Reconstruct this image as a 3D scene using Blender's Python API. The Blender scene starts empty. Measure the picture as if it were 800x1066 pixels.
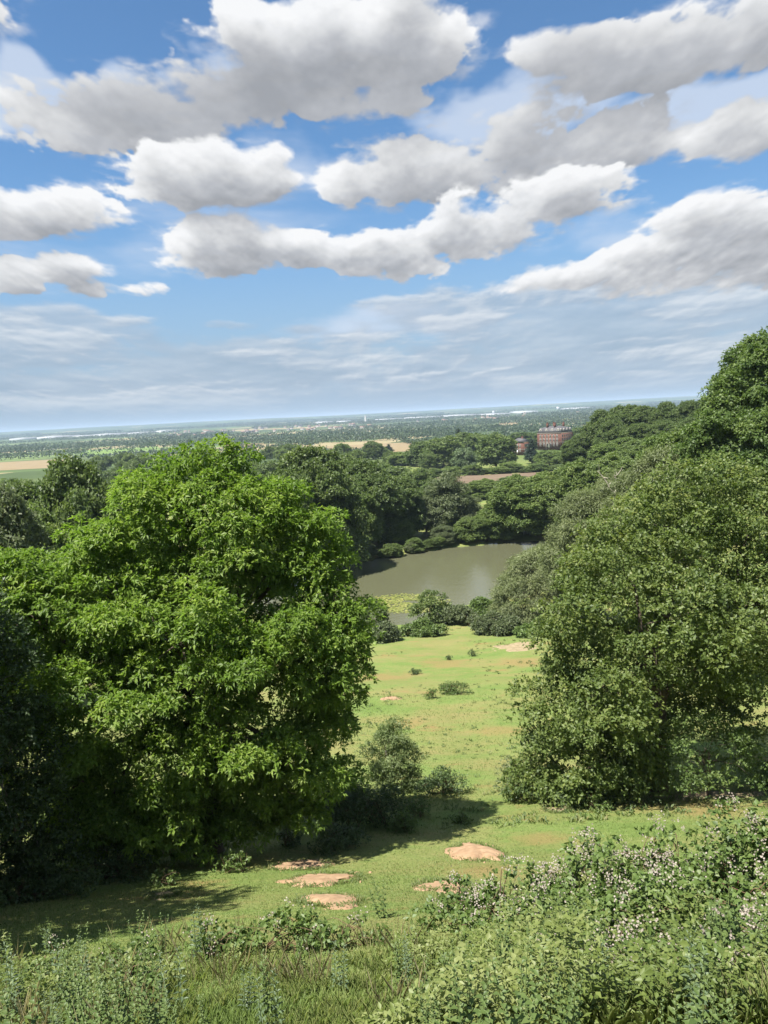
import bpy, math, bisect
import numpy as np
from mathutils import Matrix, Vector

R = math.radians
S = bpy.context.scene
COL = S.collection

# ------------------------------------------------------------------ camera
PITCH, ROLL, FPX = R(7.6), R(2.95), 770.0          # focal length in pixels of an 800 x 1066 frame
fwd = np.array([0, math.cos(PITCH), -math.sin(PITCH)])
up0 = np.array([0, math.sin(PITCH), math.cos(PITCH)])
rt0 = np.array([1.0, 0, 0])
cam_r = rt0 * math.cos(ROLL) - up0 * math.sin(ROLL)
cam_u = up0 * math.cos(ROLL) + rt0 * math.sin(ROLL)
cd = bpy.data.cameras.new('camera')
cd.sensor_fit = 'VERTICAL'; cd.sensor_height = 36.0; cd.lens = FPX / 1066 * 36
cd.clip_start = 0.1; cd.clip_end = 120000
cam = bpy.data.objects.new('camera', cd); COL.objects.link(cam)
M3 = Matrix([[cam_r[i], cam_u[i], -fwd[i]] for i in range(3)])
cam.matrix_world = M3.to_4x4()
S.camera = cam


def ray(px, py):
    return fwd + cam_r * (px - 400) / FPX - cam_u * (py - 533) / FPX


def at(px, py, Y):
    d = ray(px, py)
    return d * (Y / d[1])


def at_z(px, py, z):
    d = ray(px, py)
    return d * (z / d[2])


def mpp(Y, z):                                      # metres per photo pixel at a point
    return (Y * fwd[1] + z * fwd[2]) / FPX


# ------------------------------------------------------------------ noise
def _h(ix, iy, iz, s):
    n = (ix.astype(np.int64) * 374761393 + iy.astype(np.int64) * 668265263 + iz.astype(np.int64) * 2147483647 + s * 974711) & 0xffffffff
    n = ((n ^ (n >> 13)) * 1274126177) & 0xffffffff
    n = ((n ^ (n >> 16)) * 2246822519) & 0xffffffff
    return ((n ^ (n >> 15)) & 0xffffff) / float(0xffffff)


def vnoise(x, y, z=None, s=0):
    three = z is not None
    z = z if three else np.zeros_like(x)
    ix, iy, iz = np.floor(x), np.floor(y), np.floor(z)
    fx, fy, fz = x - ix, y - iy, z - iz
    fx, fy, fz = [f * f * (3 - 2 * f) for f in (fx, fy, fz)]
    o = 0
    for a in (0, 1):
        for b in (0, 1):
            for c in ((0, 1) if three else (0,)):
                w = (fx if a else 1 - fx) * (fy if b else 1 - fy) * (fz if c else 1 - fz)
                o = o + w * _h(ix + a, iy + b, iz + c, s)
    return o


def fbm(x, y, z=None, s=0, o=4):
    r, a, t = 0, 0.5, 0
    for k in range(o):
        r = r + a * vnoise(x * 2**k, y * 2**k, None if z is None else z * 2**k, s + k); t += a; a *= .5
    return r / t


def ss(a, b, x):
    t = np.clip((x - a) / (b - a), 0, 1)
    return t * t * (3 - 2 * t)


# ------------------------------------------------------------------ terrain
PY = np.array([-400, -60, -20, -6, 0, 2, 6, 14, 22, 31, 52, 90, 106, 118, 175, 200, 350, 650, 1000, 1300, 60000.])
PZ = np.array([4, 1.5, -0.2, -1.3, -1.75, -2.6, -5.6, -10.3, -14.2, -17.3, -22.2, -29.2, -31.5, -31.6, -31.4, -31.3, -36, -37.5, -51, -55, -55.])


def pchip(x, xs, ys):
    h = np.diff(xs); d = np.diff(ys) / h
    m = np.zeros_like(ys)
    for i in range(1, len(xs) - 1):
        if d[i - 1] * d[i] > 0:
            w1, w2 = 2 * h[i] + h[i - 1], h[i] + 2 * h[i - 1]
            m[i] = (w1 + w2) / (w1 / d[i - 1] + w2 / d[i])
    m[0], m[-1] = d[0], d[-1]
    k = np.clip(np.searchsorted(xs, x) - 1, 0, len(h) - 1)
    t = np.clip((x - xs[k]) / h[k], 0, 1)
    h00 = 2 * t**3 - 3 * t**2 + 1; h10 = t**3 - 2 * t**2 + t; h01 = -2 * t**3 + 3 * t**2; h11 = t**3 - t**2
    return h00 * ys[k] + h10 * h[k] * m[k] + h01 * ys[k + 1] + h11 * h[k] * m[k + 1]


WATER_Z = -32.0
pond_px = [(250, 640), (320, 655), (392, 653), (432, 650), (455, 642), (492, 627), (520, 622), (560, 616), (610, 600),
           (640, 575), (600, 560), (555, 563), (520, 565), (470, 570), (420, 577), (385, 582), (350, 592), (280, 605)]
pond = np.array([at_z(px, py, WATER_Z)[:2] for px, py in pond_px])
_p = []
for i in range(len(pond)):                          # a rounder, slightly ragged shore
    a, b = pond[i], pond[(i + 1) % len(pond)]
    for t in np.linspace(0, 1, 4)[:-1]:
        _p.append(a * (1 - t) + b * t)
pond = np.array(_p)
for _ in range(2):
    pond = (np.roll(pond, 1, 0) + 2 * pond + np.roll(pond, -1, 0)) / 4


def pond_sd(x, y):                                  # signed distance, negative inside the pond
    d = np.full(x.shape, 1e9); ins = np.zeros(x.shape, bool)
    for i in range(len(pond)):
        ax, ay = pond[i]; bx, by = pond[(i + 1) % len(pond)]
        ex, ey = bx - ax, by - ay
        t = np.clip(((x - ax) * ex + (y - ay) * ey) / (ex * ex + ey * ey), 0, 1)
        d = np.minimum(d, np.hypot(x - ax - t * ex, y - ay - t * ey))
        c = (ay > y) != (by > y)
        ins ^= c & (x < (bx - ax) * (y - ay) / (by - ay + 1e-12) + ax)
    return np.where(ins, -d, d)


def land(x, y):
    x = np.atleast_1d(np.asarray(x, float)); y = np.atleast_1d(np.asarray(y, float))
    z = pchip(y, PY, PZ)
    win = 1 - ss(285, 345, y)
    z = z + 8 * ss(26, 70, x) * ss(40, 90, y) * win + 9 * ss(60, 125, x) * ss(90, 180, y) * win
    z = z + 4 * ss(30, 80, -x) * ss(20, 60, y) * (1 - ss(90, 140, y))
    near = ss(1, 8, y) * (1 - ss(700, 1000, y))
    z = z + near * ((fbm(x / 9, y / 9, s=3, o=3) - .5) * .55 + (fbm(x / 2.2, y / 2.2, s=8, o=2) - .5) * .12 * (1 - ss(40, 90, y)))
    m = (y > 70) & (y < 300) & (np.abs(x) < 200)
    if m.any():
        sd = pond_sd(x[m], y[m]); zz = z[m]
        zo = np.maximum(zz, WATER_Z + np.minimum(.12 + sd * .12, .6))
        zi = WATER_Z - .05 - np.minimum(-sd * .3, 1.6)
        z[m] = np.where(sd > 0, zo, zi)
    # the far low ridge on the skyline and gentle swells in the vale
    far = ss(5500, 14000, y)
    z = z + far * (62 + 34 * (fbm(x / 5200 + 7, y / 9000, s=21, o=4) - .5) * 2 + 14 * ss(-2000, 9000, x))
    z = z + ss(1400, 3000, y) * (fbm(x / 900, y / 900, s=31, o=2) - .5) * 9
    return z


def axis(a, lo, hi, n):
    return a * np.sinh(np.linspace(math.asinh(lo / a), math.asinh(hi / a), n))


gx = axis(14, -32000, 32000, 420); gy = axis(16, -120, 36000, 520)
XX, YY = np.meshgrid(gx, gy); ZZ = land(XX.ravel(), YY.ravel())
nx, ny = len(gx), len(gy)
ZG = ZZ.reshape(ny, nx)
_lx, _ly = gx.tolist(), gy.tolist()


def gz(x, y):                                        # height of the land as meshed
    x = np.atleast_1d(np.asarray(x, float)); y = np.atleast_1d(np.asarray(y, float))
    i = np.clip(np.searchsorted(gx, x) - 1, 0, nx - 2); j = np.clip(np.searchsorted(gy, y) - 1, 0, ny - 2)
    u = (x - gx[i]) / (gx[i + 1] - gx[i]); v = (y - gy[j]) / (gy[j + 1] - gy[j])
    return (ZG[j, i] * (1 - u) + ZG[j, i + 1] * u) * (1 - v) + (ZG[j + 1, i] * (1 - u) + ZG[j + 1, i + 1] * u) * v


def g1(x, y):
    i = min(max(bisect.bisect(_lx, x) - 1, 0), nx - 2); j = min(max(bisect.bisect(_ly, y) - 1, 0), ny - 2)
    u = (x - _lx[i]) / (_lx[i + 1] - _lx[i]); v = (y - _ly[j]) / (_ly[j + 1] - _ly[j])
    return float((ZG[j, i] * (1 - u) + ZG[j, i + 1] * u) * (1 - v) + (ZG[j + 1, i] * (1 - u) + ZG[j + 1, i + 1] * u) * v)


# ------------------------------------------------------------------ object helpers
def link(name, data, parent=None):
    o = bpy.data.objects.new(name, data); COL.objects.link(o)
    if parent is not None:
        o.parent = parent
    return o


def tag(o, label=None, cat=None, group=None, kind=None):
    if label: o['label'] = label
    if cat: o['category'] = cat
    if group: o['group'] = group
    if kind: o['kind'] = kind
    return o


def empty(name, loc, label, cat, group=None, rz=0):
    o = link(name, None); o.location = loc; o.rotation_euler = (0, 0, rz); o.empty_display_size = .3
    return tag(o, label, cat, group)


def np_mesh(name, V, F, mat, tint=None, smooth=False):
    """F: list of index arrays, each (n, k)."""
    me = bpy.data.meshes.new(name)
    V = np.asarray(V, np.float32)
    me.vertices.add(len(V)); me.vertices.foreach_set('co', V.ravel())
    F = [np.asarray(f, np.int32) for f in F if len(f)]
    li = np.concatenate([f.ravel() for f in F]); tot = np.concatenate([np.full(len(f), f.shape[1], np.int32) for f in F])
    me.loops.add(len(li)); me.loops.foreach_set('vertex_index', li)
    me.polygons.add(len(tot))
    me.polygons.foreach_set('loop_start', np.concatenate([[0], np.cumsum(tot)[:-1]]).astype(np.int32))
    if smooth:
        me.polygons.foreach_set('use_smooth', np.ones(len(tot), bool))
    if tint is not None:
        a = me.attributes.new('tint', 'FLOAT', 'POINT'); a.data.foreach_set('value', np.asarray(tint, np.float32))
    me.update(calc_edges=True); me.validate()
    if mat: me.materials.append(mat)
    return me


def unit(v):
    return v / np.maximum(np.linalg.norm(v, axis=-1, keepdims=True), 1e-9)


class Geo:
    def __init__(s):
        s.v, s.q, s.t, s.n, s.tt = [], [], [], 0, []

    def add(s, V, quads=None, tris=None, tint=.5):
        V = np.asarray(V, float)
        s.v.append(V); s.tt.append(np.full(len(V), tint) if np.isscalar(tint) else np.asarray(tint))
        if quads is not None and len(quads): s.q.append(np.asarray(quads) + s.n)
        if tris is not None and len(tris): s.t.append(np.asarray(tris) + s.n)
        s.n += len(V)

    def leaves(s, P, D, N, L, W, T, fold=.12, droop=.12, mid=.45):
        n = len(P)
        if n == 0: return
        D = unit(D); Sd = unit(np.cross(D, N)); Nn = np.cross(Sd, D)
        L = np.broadcast_to(L, (n,))[:, None]; W = np.broadcast_to(W, (n,))[:, None]
        m = P + D * L * mid + Nn * (W * fold)
        tip = P + D * L - np.array([0, 0, 1.0]) * L * droop
        V = np.stack([P, m + Sd * W / 2, tip, m - Sd * W / 2], 1).reshape(-1, 3)
        b = np.arange(n)[:, None] * 4
        s.add(V, tris=np.concatenate([b + [0, 1, 2], b + [0, 2, 3]]), tint=np.repeat(T, 4))

    def tube(s, pts, rad, sides=6, tint=.5):
        pts = np.asarray(pts, float); rad = np.broadcast_to(rad, (len(pts),))
        d = unit(np.gradient(pts, axis=0))
        ref = np.where(np.abs(d[:, 2:3]) > .9, np.array([[1.0, 0, 0]]), np.array([[0, 0, 1.0]]))
        a = unit(np.cross(d, ref)); b = np.cross(d, a)
        th = np.arange(sides) / sides * 2 * math.pi
        V = pts[:, None] + (a[:, None] * np.cos(th)[None, :, None] + b[:, None] * np.sin(th)[None, :, None]) * rad[:, None, None]
        n = len(pts); i = np.arange(n - 1)[:, None] * sides; j = np.arange(sides)[None]; k = (j + 1) % sides
        q = np.stack([i + j, i + k, i + sides + k, i + sides + j], -1).reshape(-1, 4)
        s.add(V.reshape(-1, 3), quads=q, tint=tint)

    def box(s, lo, hi, M=None):
        x0, y0, z0 = lo; x1, y1, z1 = hi
        V = np.array([[x0, y0, z0], [x1, y0, z0], [x1, y1, z0], [x0, y1, z0], [x0, y0, z1], [x1, y0, z1], [x1, y1, z1], [x0, y1, z1]], float)
        s.add(V, quads=[[0, 3, 2, 1], [4, 5, 6, 7], [0, 1, 5, 4], [1, 2, 6, 5], [2, 3, 7, 6], [3, 0, 4, 7]])

    def mesh(s, name, mat, smooth=False):
        F = []
        if s.q: F.append(np.concatenate(s.q))
        if s.t: F.append(np.concatenate(s.t))
        return np_mesh(name, np.concatenate(s.v), F, mat, np.concatenate(s.tt), smooth)

    def build(s, name, mat, parent=None, smooth=False):
        return link(name, s.mesh(name, mat, smooth), parent)


# ------------------------------------------------------------------ materials
def new_mat(name):
    m = bpy.data.materials.new(name); m.use_nodes = True
    nt = m.node_tree; nt.nodes.clear()
    return m, nt, nt.nodes.new('ShaderNodeOutputMaterial')


def N(nt, t, **kw):
    n = nt.nodes.new(t)
    for k, v in kw.items():
        if k.startswith('i_'):
            n.inputs[k[2:].replace('_', ' ')].default_value = v
        else:
            setattr(n, k, v)
    return n


def ramp(nt, stops, fac=None):
    r = nt.nodes.new('ShaderNodeValToRGB'); e = r.color_ramp.elements
    while len(e) < len(stops): e.new(.5)
    for i, (p, c) in enumerate(stops):
        e[i].position = p; e[i].color = (*c, 1)
    if fac is not None: nt.links.new(fac, r.inputs[0])
    return r


def mixc(nt, fac, a, b, mode='MIX'):
    m = nt.nodes.new('ShaderNodeMix'); m.data_type = 'RGBA'; m.blend_type = mode
    for s, v in ((m.inputs[0], fac), (m.inputs[6], a), (m.inputs[7], b)):
        if hasattr(v, 'links'): nt.links.new(v, s)
        elif isinstance(v, tuple): s.default_value = (*v, 1)
        else: s.default_value = v
    return m.outputs[2]


def mth(nt, op, a, b=None, c=None, clamp=False):
    m = nt.nodes.new('ShaderNodeMath'); m.operation = op; m.use_clamp = clamp
    for i, v in enumerate((a, b, c)):
        if v is None: continue
        if hasattr(v, 'links'): nt.links.new(v, m.inputs[i])
        else: m.inputs[i].default_value = v
    return m.outputs[0]


def noise(nt, vec, scale, detail=4, rough=.55, dim='3D', dist=0):
    n = nt.nodes.new('ShaderNodeTexNoise'); n.noise_dimensions = dim
    n.inputs['Scale'].default_value = scale; n.inputs['Detail'].default_value = detail; n.inputs['Roughness'].default_value = rough
    n.inputs['Distortion'].default_value = dist
    if vec is not None: nt.links.new(vec, n.inputs['Vector'])
    return n


def leaf_mat(name, dark, mid, light, trans=.35, rough=.5, spec=.35, tcol=None, var=.25):
    """Leaf colour varies leaf by leaf (tint) and tree by tree."""
    m, nt, out = new_mat(name)
    at_ = N(nt, 'ShaderNodeAttribute', attribute_name='tint')
    oi = nt.nodes.new('ShaderNodeObjectInfo')
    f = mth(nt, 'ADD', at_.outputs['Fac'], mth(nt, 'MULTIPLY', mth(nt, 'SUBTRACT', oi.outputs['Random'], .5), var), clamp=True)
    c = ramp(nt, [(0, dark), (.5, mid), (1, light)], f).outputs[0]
    p = N(nt, 'ShaderNodeBsdfPrincipled', i_Roughness=rough)
    p.inputs['Specular IOR Level'].default_value = spec
    nt.links.new(c, p.inputs['Base Color'])
    t = nt.nodes.new('ShaderNodeBsdfTranslucent')
    tc = mixc(nt, 1.0, c, tcol or (1.25, 1.35, .7), 'MULTIPLY')
    nt.links.new(tc, t.inputs[0])
    ms = nt.nodes.new('ShaderNodeMixShader'); ms.inputs[0].default_value = trans
    nt.links.new(p.outputs[0], ms.inputs[1]); nt.links.new(t.outputs[0], ms.inputs[2])
    nt.links.new(ms.outputs[0], out.inputs[0])
    return m


def plain(name, col, rough=.7, spec=.3, nscale=None, amt=.3, col2=None, bump=0, metal=0):
    m, nt, out = new_mat(name)
    p = N(nt, 'ShaderNodeBsdfPrincipled', i_Roughness=rough, i_Metallic=metal)
    p.inputs['Specular IOR Level'].default_value = spec
    if nscale:
        tc = nt.nodes.new('ShaderNodeTexCoord')
        n = noise(nt, tc.outputs['Object'], nscale, 5, .6)
        r = ramp(nt, [(.3, col), (.7, col2 or tuple(x * (1 - amt) for x in col))], n.outputs[0])
        nt.links.new(r.outputs[0], p.inputs['Base Color'])
        if bump:
            b = N(nt, 'ShaderNodeBump', i_Strength=.6, i_Distance=bump)
            nt.links.new(n.outputs[0], b.inputs['Height']); nt.links.new(b.outputs[0], p.inputs['Normal'])
    else:
        p.inputs['Base Color'].default_value = (*col, 1)
    nt.links.new(p.outputs[0], out.inputs[0])
    return m


M = {}
M['chestnut'] = leaf_mat('chestnut leaves', (.066, .12, .016), (.138, .218, .032), (.245, .315, .062), .48, tcol=(1.15, 1.3, .65))
M['oak'] = leaf_mat('oak leaves', (0.066, 0.102, 0.027), (0.125, 0.17, 0.046), (0.195, 0.22, 0.062), .42)
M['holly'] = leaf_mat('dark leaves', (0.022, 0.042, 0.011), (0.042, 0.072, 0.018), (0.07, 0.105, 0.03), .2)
M['lime'] = leaf_mat('lime leaves', (0.062, 0.105, 0.028), (0.112, 0.165, 0.045), (0.165, 0.21, 0.062), .42)
M['willow'] = leaf_mat('willow leaves', (0.09, 0.115, 0.045), (0.155, 0.185, 0.077), (0.215, 0.24, 0.108), .4, tcol=(1.1, 1.2, .8))
M['broad'] = leaf_mat('broad leaves', (0.076, 0.118, 0.034), (0.14, 0.192, 0.056), (0.205, 0.25, 0.08), .42)
M['darkbroad'] = leaf_mat('dark broad leaves', (0.056, 0.09, 0.028), (0.105, 0.148, 0.045), (0.152, 0.195, 0.062), .40)
M['grey'] = leaf_mat('grey green leaves', (0.075, 0.1, 0.045), (0.12, 0.15, 0.068), (0.175, 0.2, 0.098), .42, tcol=(1.1, 1.2, .8))
M['palegreen'] = leaf_mat('pale leaves', (.09, .13, .06), (.13, .18, .085), (.17, .23, .11), .28)
M['conifer'] = leaf_mat('conifer needles', (.012, .026, .014), (.02, .04, .02), (.032, .058, .026), .1)
M['copper'] = leaf_mat('dark purple leaves', (.012, .016, .02), (.018, .022, .028), (.03, .035, .035), .1)
M['bramble'] = leaf_mat('bramble leaves', (0.055, 0.09, 0.02), (0.098, 0.152, 0.036), (0.165, 0.215, 0.068), .34, spec=.4)
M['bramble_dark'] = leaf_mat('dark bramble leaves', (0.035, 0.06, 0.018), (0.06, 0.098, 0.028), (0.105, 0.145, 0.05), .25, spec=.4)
M['nettle'] = leaf_mat('nettle leaves', (0.06, 0.096, 0.026), (0.096, 0.142, 0.04), (0.15, 0.19, 0.068), .32)
M['thistle'] = leaf_mat('thistle leaves', (.06, .09, .045), (.09, .13, .065), (.13, .175, .09), .25, tcol=(1.1, 1.2, .85))
M['herb'] = leaf_mat('herb leaves', (0.08, 0.116, 0.026), (0.13, 0.168, 0.04), (0.195, 0.222, 0.078), .35)
M['grass'] = leaf_mat('grass blades', (0.1, 0.15, 0.036), (0.15, 0.205, 0.056), (0.23, 0.255, 0.095), .35, tcol=(1.2, 1.25, .7))
M['tuft'] = leaf_mat('rough tufts', (.06, .10, .025), (.11, .15, .04), (.24, .21, .10), .3)
M['dry'] = leaf_mat('dry grass', (0.26, 0.24, 0.12), (0.36, 0.33, 0.18), (0.46, 0.42, 0.26), .3, tcol=(1.05, 1, .8))
M['petal'] = leaf_mat('bramble petals', (0.19, 0.16, 0.125), (0.28, 0.24, 0.195), (0.4, 0.355, 0.3), .3, tcol=(1, 1, 1))
M['bark'] = plain('bark', (.12, .095, .07), .9, .1, 6, .5, (.05, .042, .032), .04)
M['greybark'] = plain('grey bark', (.24, .22, .185), .9, .1, 5, .5, (.12, .105, .085), .03)
M['deadwood'] = plain('bleached dead wood', (.42, .38, .31), .9, .1, 3, .4, (.28, .25, .2), .02)
M['cane'] = plain('bramble canes', (.10, .10, .045), .8, .2, 8, .4, (.13, .06, .045))
M['stalk'] = plain('green stalks', (.12, .16, .05), .7, .2, 8, .3)
M['sand'] = plain('bare sandy soil', (.345, .24, .15), .95, .1, 3.0, .3, (.245, .155, .09), .08)
M['palesand'] = plain('pale dry soil', (.30, .235, .15), .95, .1, 2.0, .3, (.19, .155, .085), .03)
M['mud'] = plain('mud', (.3, .22, .13), .95, .1, 1.0, .3)
M['brick'] = plain('red brick', (.135, .064, .046), .85, .2, .9, .3, (.105, .05, .037))
M['stone'] = plain('pale stone trim', (.27, .23, .19), .8, .2, 2, .2)
M['slate'] = plain('slate roof', (.085, .082, .085), .65, .4, 1.2, .3)
M['white'] = plain('white paint', (.78, .78, .75), .5, .4)
M['sash'] = plain('weathered sash paint', (.36, .335, .30), .6, .3)
M['glass'] = plain('window glass', (.03, .035, .04), .08, .6)
M['leadroof'] = plain('grey roof sheet', (.42, .43, .44), .5, .4, .02, .15)
M['cladding'] = plain('pale wall cladding', (.44, .45, .46), .6, .3, .02, .15)
M['tile'] = plain('tiled roof', (.26, .17, .13), .8, .2, .2, .3)
M['render'] = plain('house render', (.36, .33, .29), .8, .2, .2, .2)
M['concrete'] = plain('tower concrete', (.5, .49, .47), .8, .2, .1, .2)
M['ash'] = leaf_mat('ash leaves', (0.085, 0.125, 0.042), (0.14, 0.185, 0.07), (0.19, 0.235, 0.098), .42)
M['vale'] = leaf_mat('vale woods', (0.032, 0.055, 0.025), (0.054, 0.083, 0.036), (0.08, 0.112, 0.048), .2)
M['pad'] = leaf_mat('lily pads', (.12, .15, .03), (.19, .215, .05), (.30, .29, .09), .1, rough=.35, spec=.5)

# ------------------------------------------------------------------ ground
def slope_at(px, py):                                # plan position of a photo point on the slope
    lo, hi = 3.0, 170.0
    for _ in range(40):
        mid = (lo + hi) / 2; p = at(px, py, mid)
        if p[2] > g1(p[0], mid): lo = mid
        else: hi = mid
    return at(px, py, (lo + hi) / 2)


WORN = [(*slope_at(px, py)[:2], r, k) for px, py, r, k in ((740, 842, 2.6, 1.3), (560, 876, 1.6, 1.2), (500, 905, 1.5, 1.0), (670, 840, 1.3, 1.2), (395, 705, 4.5, 1.2), (460, 690, 4.0, 1.0), (520, 760, 3.2, 1.6), (430, 752, 2.4, 1.5), (545, 690, 4.0, 1.0), (230, 900, 1.6, 1.2))]


def ground_material():
    m, nt, out = new_mat('hill grass and vale fields')
    geo = nt.nodes.new('ShaderNodeNewGeometry'); pos = geo.outputs['Position']
    sep = nt.nodes.new('ShaderNodeSeparateXYZ'); nt.links.new(pos, sep.inputs[0])
    y = sep.outputs[1]
    fl = N(nt, 'ShaderNodeVectorMath', operation='MULTIPLY'); nt.links.new(pos, fl.inputs[0]); fl.inputs[1].default_value = (1, 1, 0)
    P = fl.outputs[0]
    # short grazed sward: mottled greens, tired yellow and red sorrel patches
    n1 = noise(nt, P, .35, 6, .62); n2 = noise(nt, P, 3.2, 6, .7); n3 = noise(nt, P, .09, 4, .6); n4 = noise(nt, P, 14, 4, .7)
    g = ramp(nt, [(.25, (.088, .142, .034)), (.5, (.135, .19, .052)), (.72, (.185, .218, .075))], mth(nt, 'ADD', mth(nt, 'MULTIPLY', n1.outputs[0], .55), mth(nt, 'MULTIPLY', n2.outputs[0], .45))).outputs[0]
    st = N(nt, 'ShaderNodeMapping'); st.inputs['Scale'].default_value = (.6, .95, 1); nt.links.new(P, st.inputs[0])
    n5 = noise(nt, st.outputs[0], .16, 8, .72)
    dry = ramp(nt, [(.42, (0, 0, 0)), (.62, (1, 1, 1))], n5.outputs[0]).outputs[0]
    c = mixc(nt, mth(nt, 'MULTIPLY', dry, .7), g, (.235, .19, .085))
    n6 = noise(nt, st.outputs[0], .31, 5, .7); n6.inputs['Vector'].default_value = (3, 8, 1)
    sh = N(nt, 'ShaderNodeVectorMath', operation='ADD'); nt.links.new(st.outputs[0], sh.inputs[0]); sh.inputs[1].default_value = (31, 17, 4)
    nt.links.new(sh.outputs[0], n6.inputs['Vector'])
    red = ramp(nt, [(.60, (0, 0, 0)), (.72, (1, 1, 1))], n6.outputs[0]).outputs[0]
    c = mixc(nt, mth(nt, 'MULTIPLY', red, .65), c, (.25, .14, .072))
    for (wx, wy, wr, wk) in WORN:
        sb = N(nt, 'ShaderNodeVectorMath', operation='SUBTRACT'); nt.links.new(P, sb.inputs[0]); sb.inputs[1].default_value = (wx, wy, 0)
        sm = N(nt, 'ShaderNodeVectorMath', operation='MULTIPLY'); nt.links.new(sb.outputs[0], sm.inputs[0]); sm.inputs[1].default_value = (1 / wr, wk / wr, 0)
        ln = N(nt, 'ShaderNodeVectorMath', operation='LENGTH'); nt.links.new(sm.outputs[0], ln.inputs[0])
        wm = mth(nt, 'SUBTRACT', mth(nt, 'ADD', 1.0, mth(nt, 'MULTIPLY', mth(nt, 'SUBTRACT', n1.outputs[0], .5), 3.2)), ln.outputs['Value'])
        wr_ = ramp(nt, [(.1, (0, 0, 0)), (.75, (1, 1, 1))], wm).outputs[0]
        c = mixc(nt, mth(nt, 'MULTIPLY', wr_, .5), c, (.235, .15, .07))
    dk = ramp(nt, [(.30, (1, 1, 1)), (.42, (0, 0, 0))], n2.outputs[0]).outputs[0]
    c = mixc(nt, mth(nt, 'MULTIPLY', dk, .55), c, (.06, .095, .02))
    fine = ramp(nt, [(.3, (.55, .58, .55)), (.7, (1.3, 1.28, 1.22))], n4.outputs[0]).outputs[0]
    c = mixc(nt, .8, c, fine, 'MULTIPLY')
    # vale: a patchwork of fields
    vm = N(nt, 'ShaderNodeMapping'); vm.inputs['Rotation'].default_value = (0, 0, .5); vm.inputs['Scale'].default_value = (1, .75, 1); nt.links.new(P, vm.inputs[0])
    vo = N(nt, 'ShaderNodeTexVoronoi', feature='F1', distance='CHEBYCHEV'); vo.inputs['Scale'].default_value = .0034; vo.inputs['Randomness'].default_value = .85
    nt.links.new(vm.outputs[0], vo.inputs['Vector'])
    sc = nt.nodes.new('ShaderNodeSeparateColor'); nt.links.new(vo.outputs['Color'], sc.inputs[0])
    fr = ramp(nt, [(0, (.045, .07, .025)), (.25, (.075, .11, .035)), (.42, (.12, .165, .055)), (.55, (.055, .08, .03)), (.70, (.24, .20, .11)), (.78, (.08, .105, .04)), (.93, (.32, .27, .17)), (1, (.15, .12, .08))], sc.outputs[0])
    fr.color_ramp.interpolation = 'CONSTANT'
    nf = noise(nt, P, .02, 5, .6)
    fc = mixc(nt, .5, fr.outputs[0], ramp(nt, [(.3, (.7, .7, .7)), (.7, (1.2, 1.2, 1.2))], nf.outputs[0]).outputs[0], 'MULTIPLY')
    mr = N(nt, 'ShaderNodeMapRange', i_From_Min=420.0, i_From_Max=600.0); nt.links.new(y, mr.inputs[0])
    c = mixc(nt, mr.outputs[0], c, fc)
    # far heath and woods on the skyline ridge
    nw = noise(nt, P, .0012, 5, .65)
    ws = ramp(nt, [(.42, (0, 0, 0)), (.52, (1, 1, 1))], nw.outputs[0]).outputs[0]
    mr2 = N(nt, 'ShaderNodeMapRange', i_From_Min=4000.0, i_From_Max=8000.0); nt.links.new(y, mr2.inputs[0])
    c = mixc(nt, mth(nt, 'MULTIPLY', ws, mr2.outputs[0]), c, (.03, .055, .02))
    p = N(nt, 'ShaderNodeBsdfPrincipled', i_Roughness=.9); p.inputs['Specular IOR Level'].default_value = .1
    nt.links.new(c, p.inputs['Base Color'])
    b = N(nt, 'ShaderNodeBump', i_Strength=.7, i_Distance=.12)
    nt.links.new(mth(nt, 'ADD', n2.outputs[0], mth(nt, 'MULTIPLY', n4.outputs[0], .4)), b.inputs['Height'])
    nt.links.new(b.outputs[0], p.inputs['Normal']); nt.links.new(p.outputs[0], out.inputs[0])
    return m


i = (np.arange(ny - 1)[:, None] * nx + np.arange(nx - 1)[None]).ravel()
ground = link('ground', np_mesh('ground', np.stack([XX.ravel(), YY.ravel(), ZZ], 1), [np.stack([i, i + 1, i + nx + 1, i + nx], 1)], ground_material(), smooth=True))
tag(ground, 'grassy hillside falling to the pond and the wide patchwork vale', kind='structure')


def sheet(name, pts, mat, label, lift=.2, sub=24):
    """A field laid over the land: quad corners in plan, subdivided and draped."""
    a, b, c, d = [np.array(p, float) for p in pts]
    u, v = np.meshgrid(np.linspace(0, 1, sub), np.linspace(0, 1, sub))
    u = u.ravel()[:, None]; v = v.ravel()[:, None]
    Q = a * (1 - u) * (1 - v) + b * u * (1 - v) + c * u * v + d * (1 - u) * v
    k = (np.arange(sub - 1)[:, None] * sub + np.arange(sub - 1)[None]).ravel()
    z = gz(Q[:, 0], Q[:, 1]) + lift
    o = link(name, np_mesh(name, np.column_stack([Q, z]), [np.stack([k, k + 1, k + sub + 1, k + sub], 1)], mat, smooth=True))
    return tag(o, label, kind='structure')


def px_x(px, Y):                                     # plan x of a photo column at ground distance Y
    x = 0.0
    for _ in range(6):
        z = g1(x, Y)
        # column px: solve (x*r + ..)/(depth) for x
        dep = Y * fwd[1] + z * fwd[2]
        x = ((px - 400) / FPX * dep - (Y * cam_r[1] + z * cam_r[2])) / cam_r[0]
    return x


M['wheat'] = plain('ripe wheat', (.225, .175, .098), .9, .1, .05, .2, (.19, .145, .08))
M['plough'] = plain('ploughed earth', (.155, .115, .08), .95, .1, .08, .25, (.12, .088, .06))
M['pasture'] = plain('green pasture', (.15, .22, .06), .9, .1, .03, .2, (.12, .18, .05))


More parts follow.
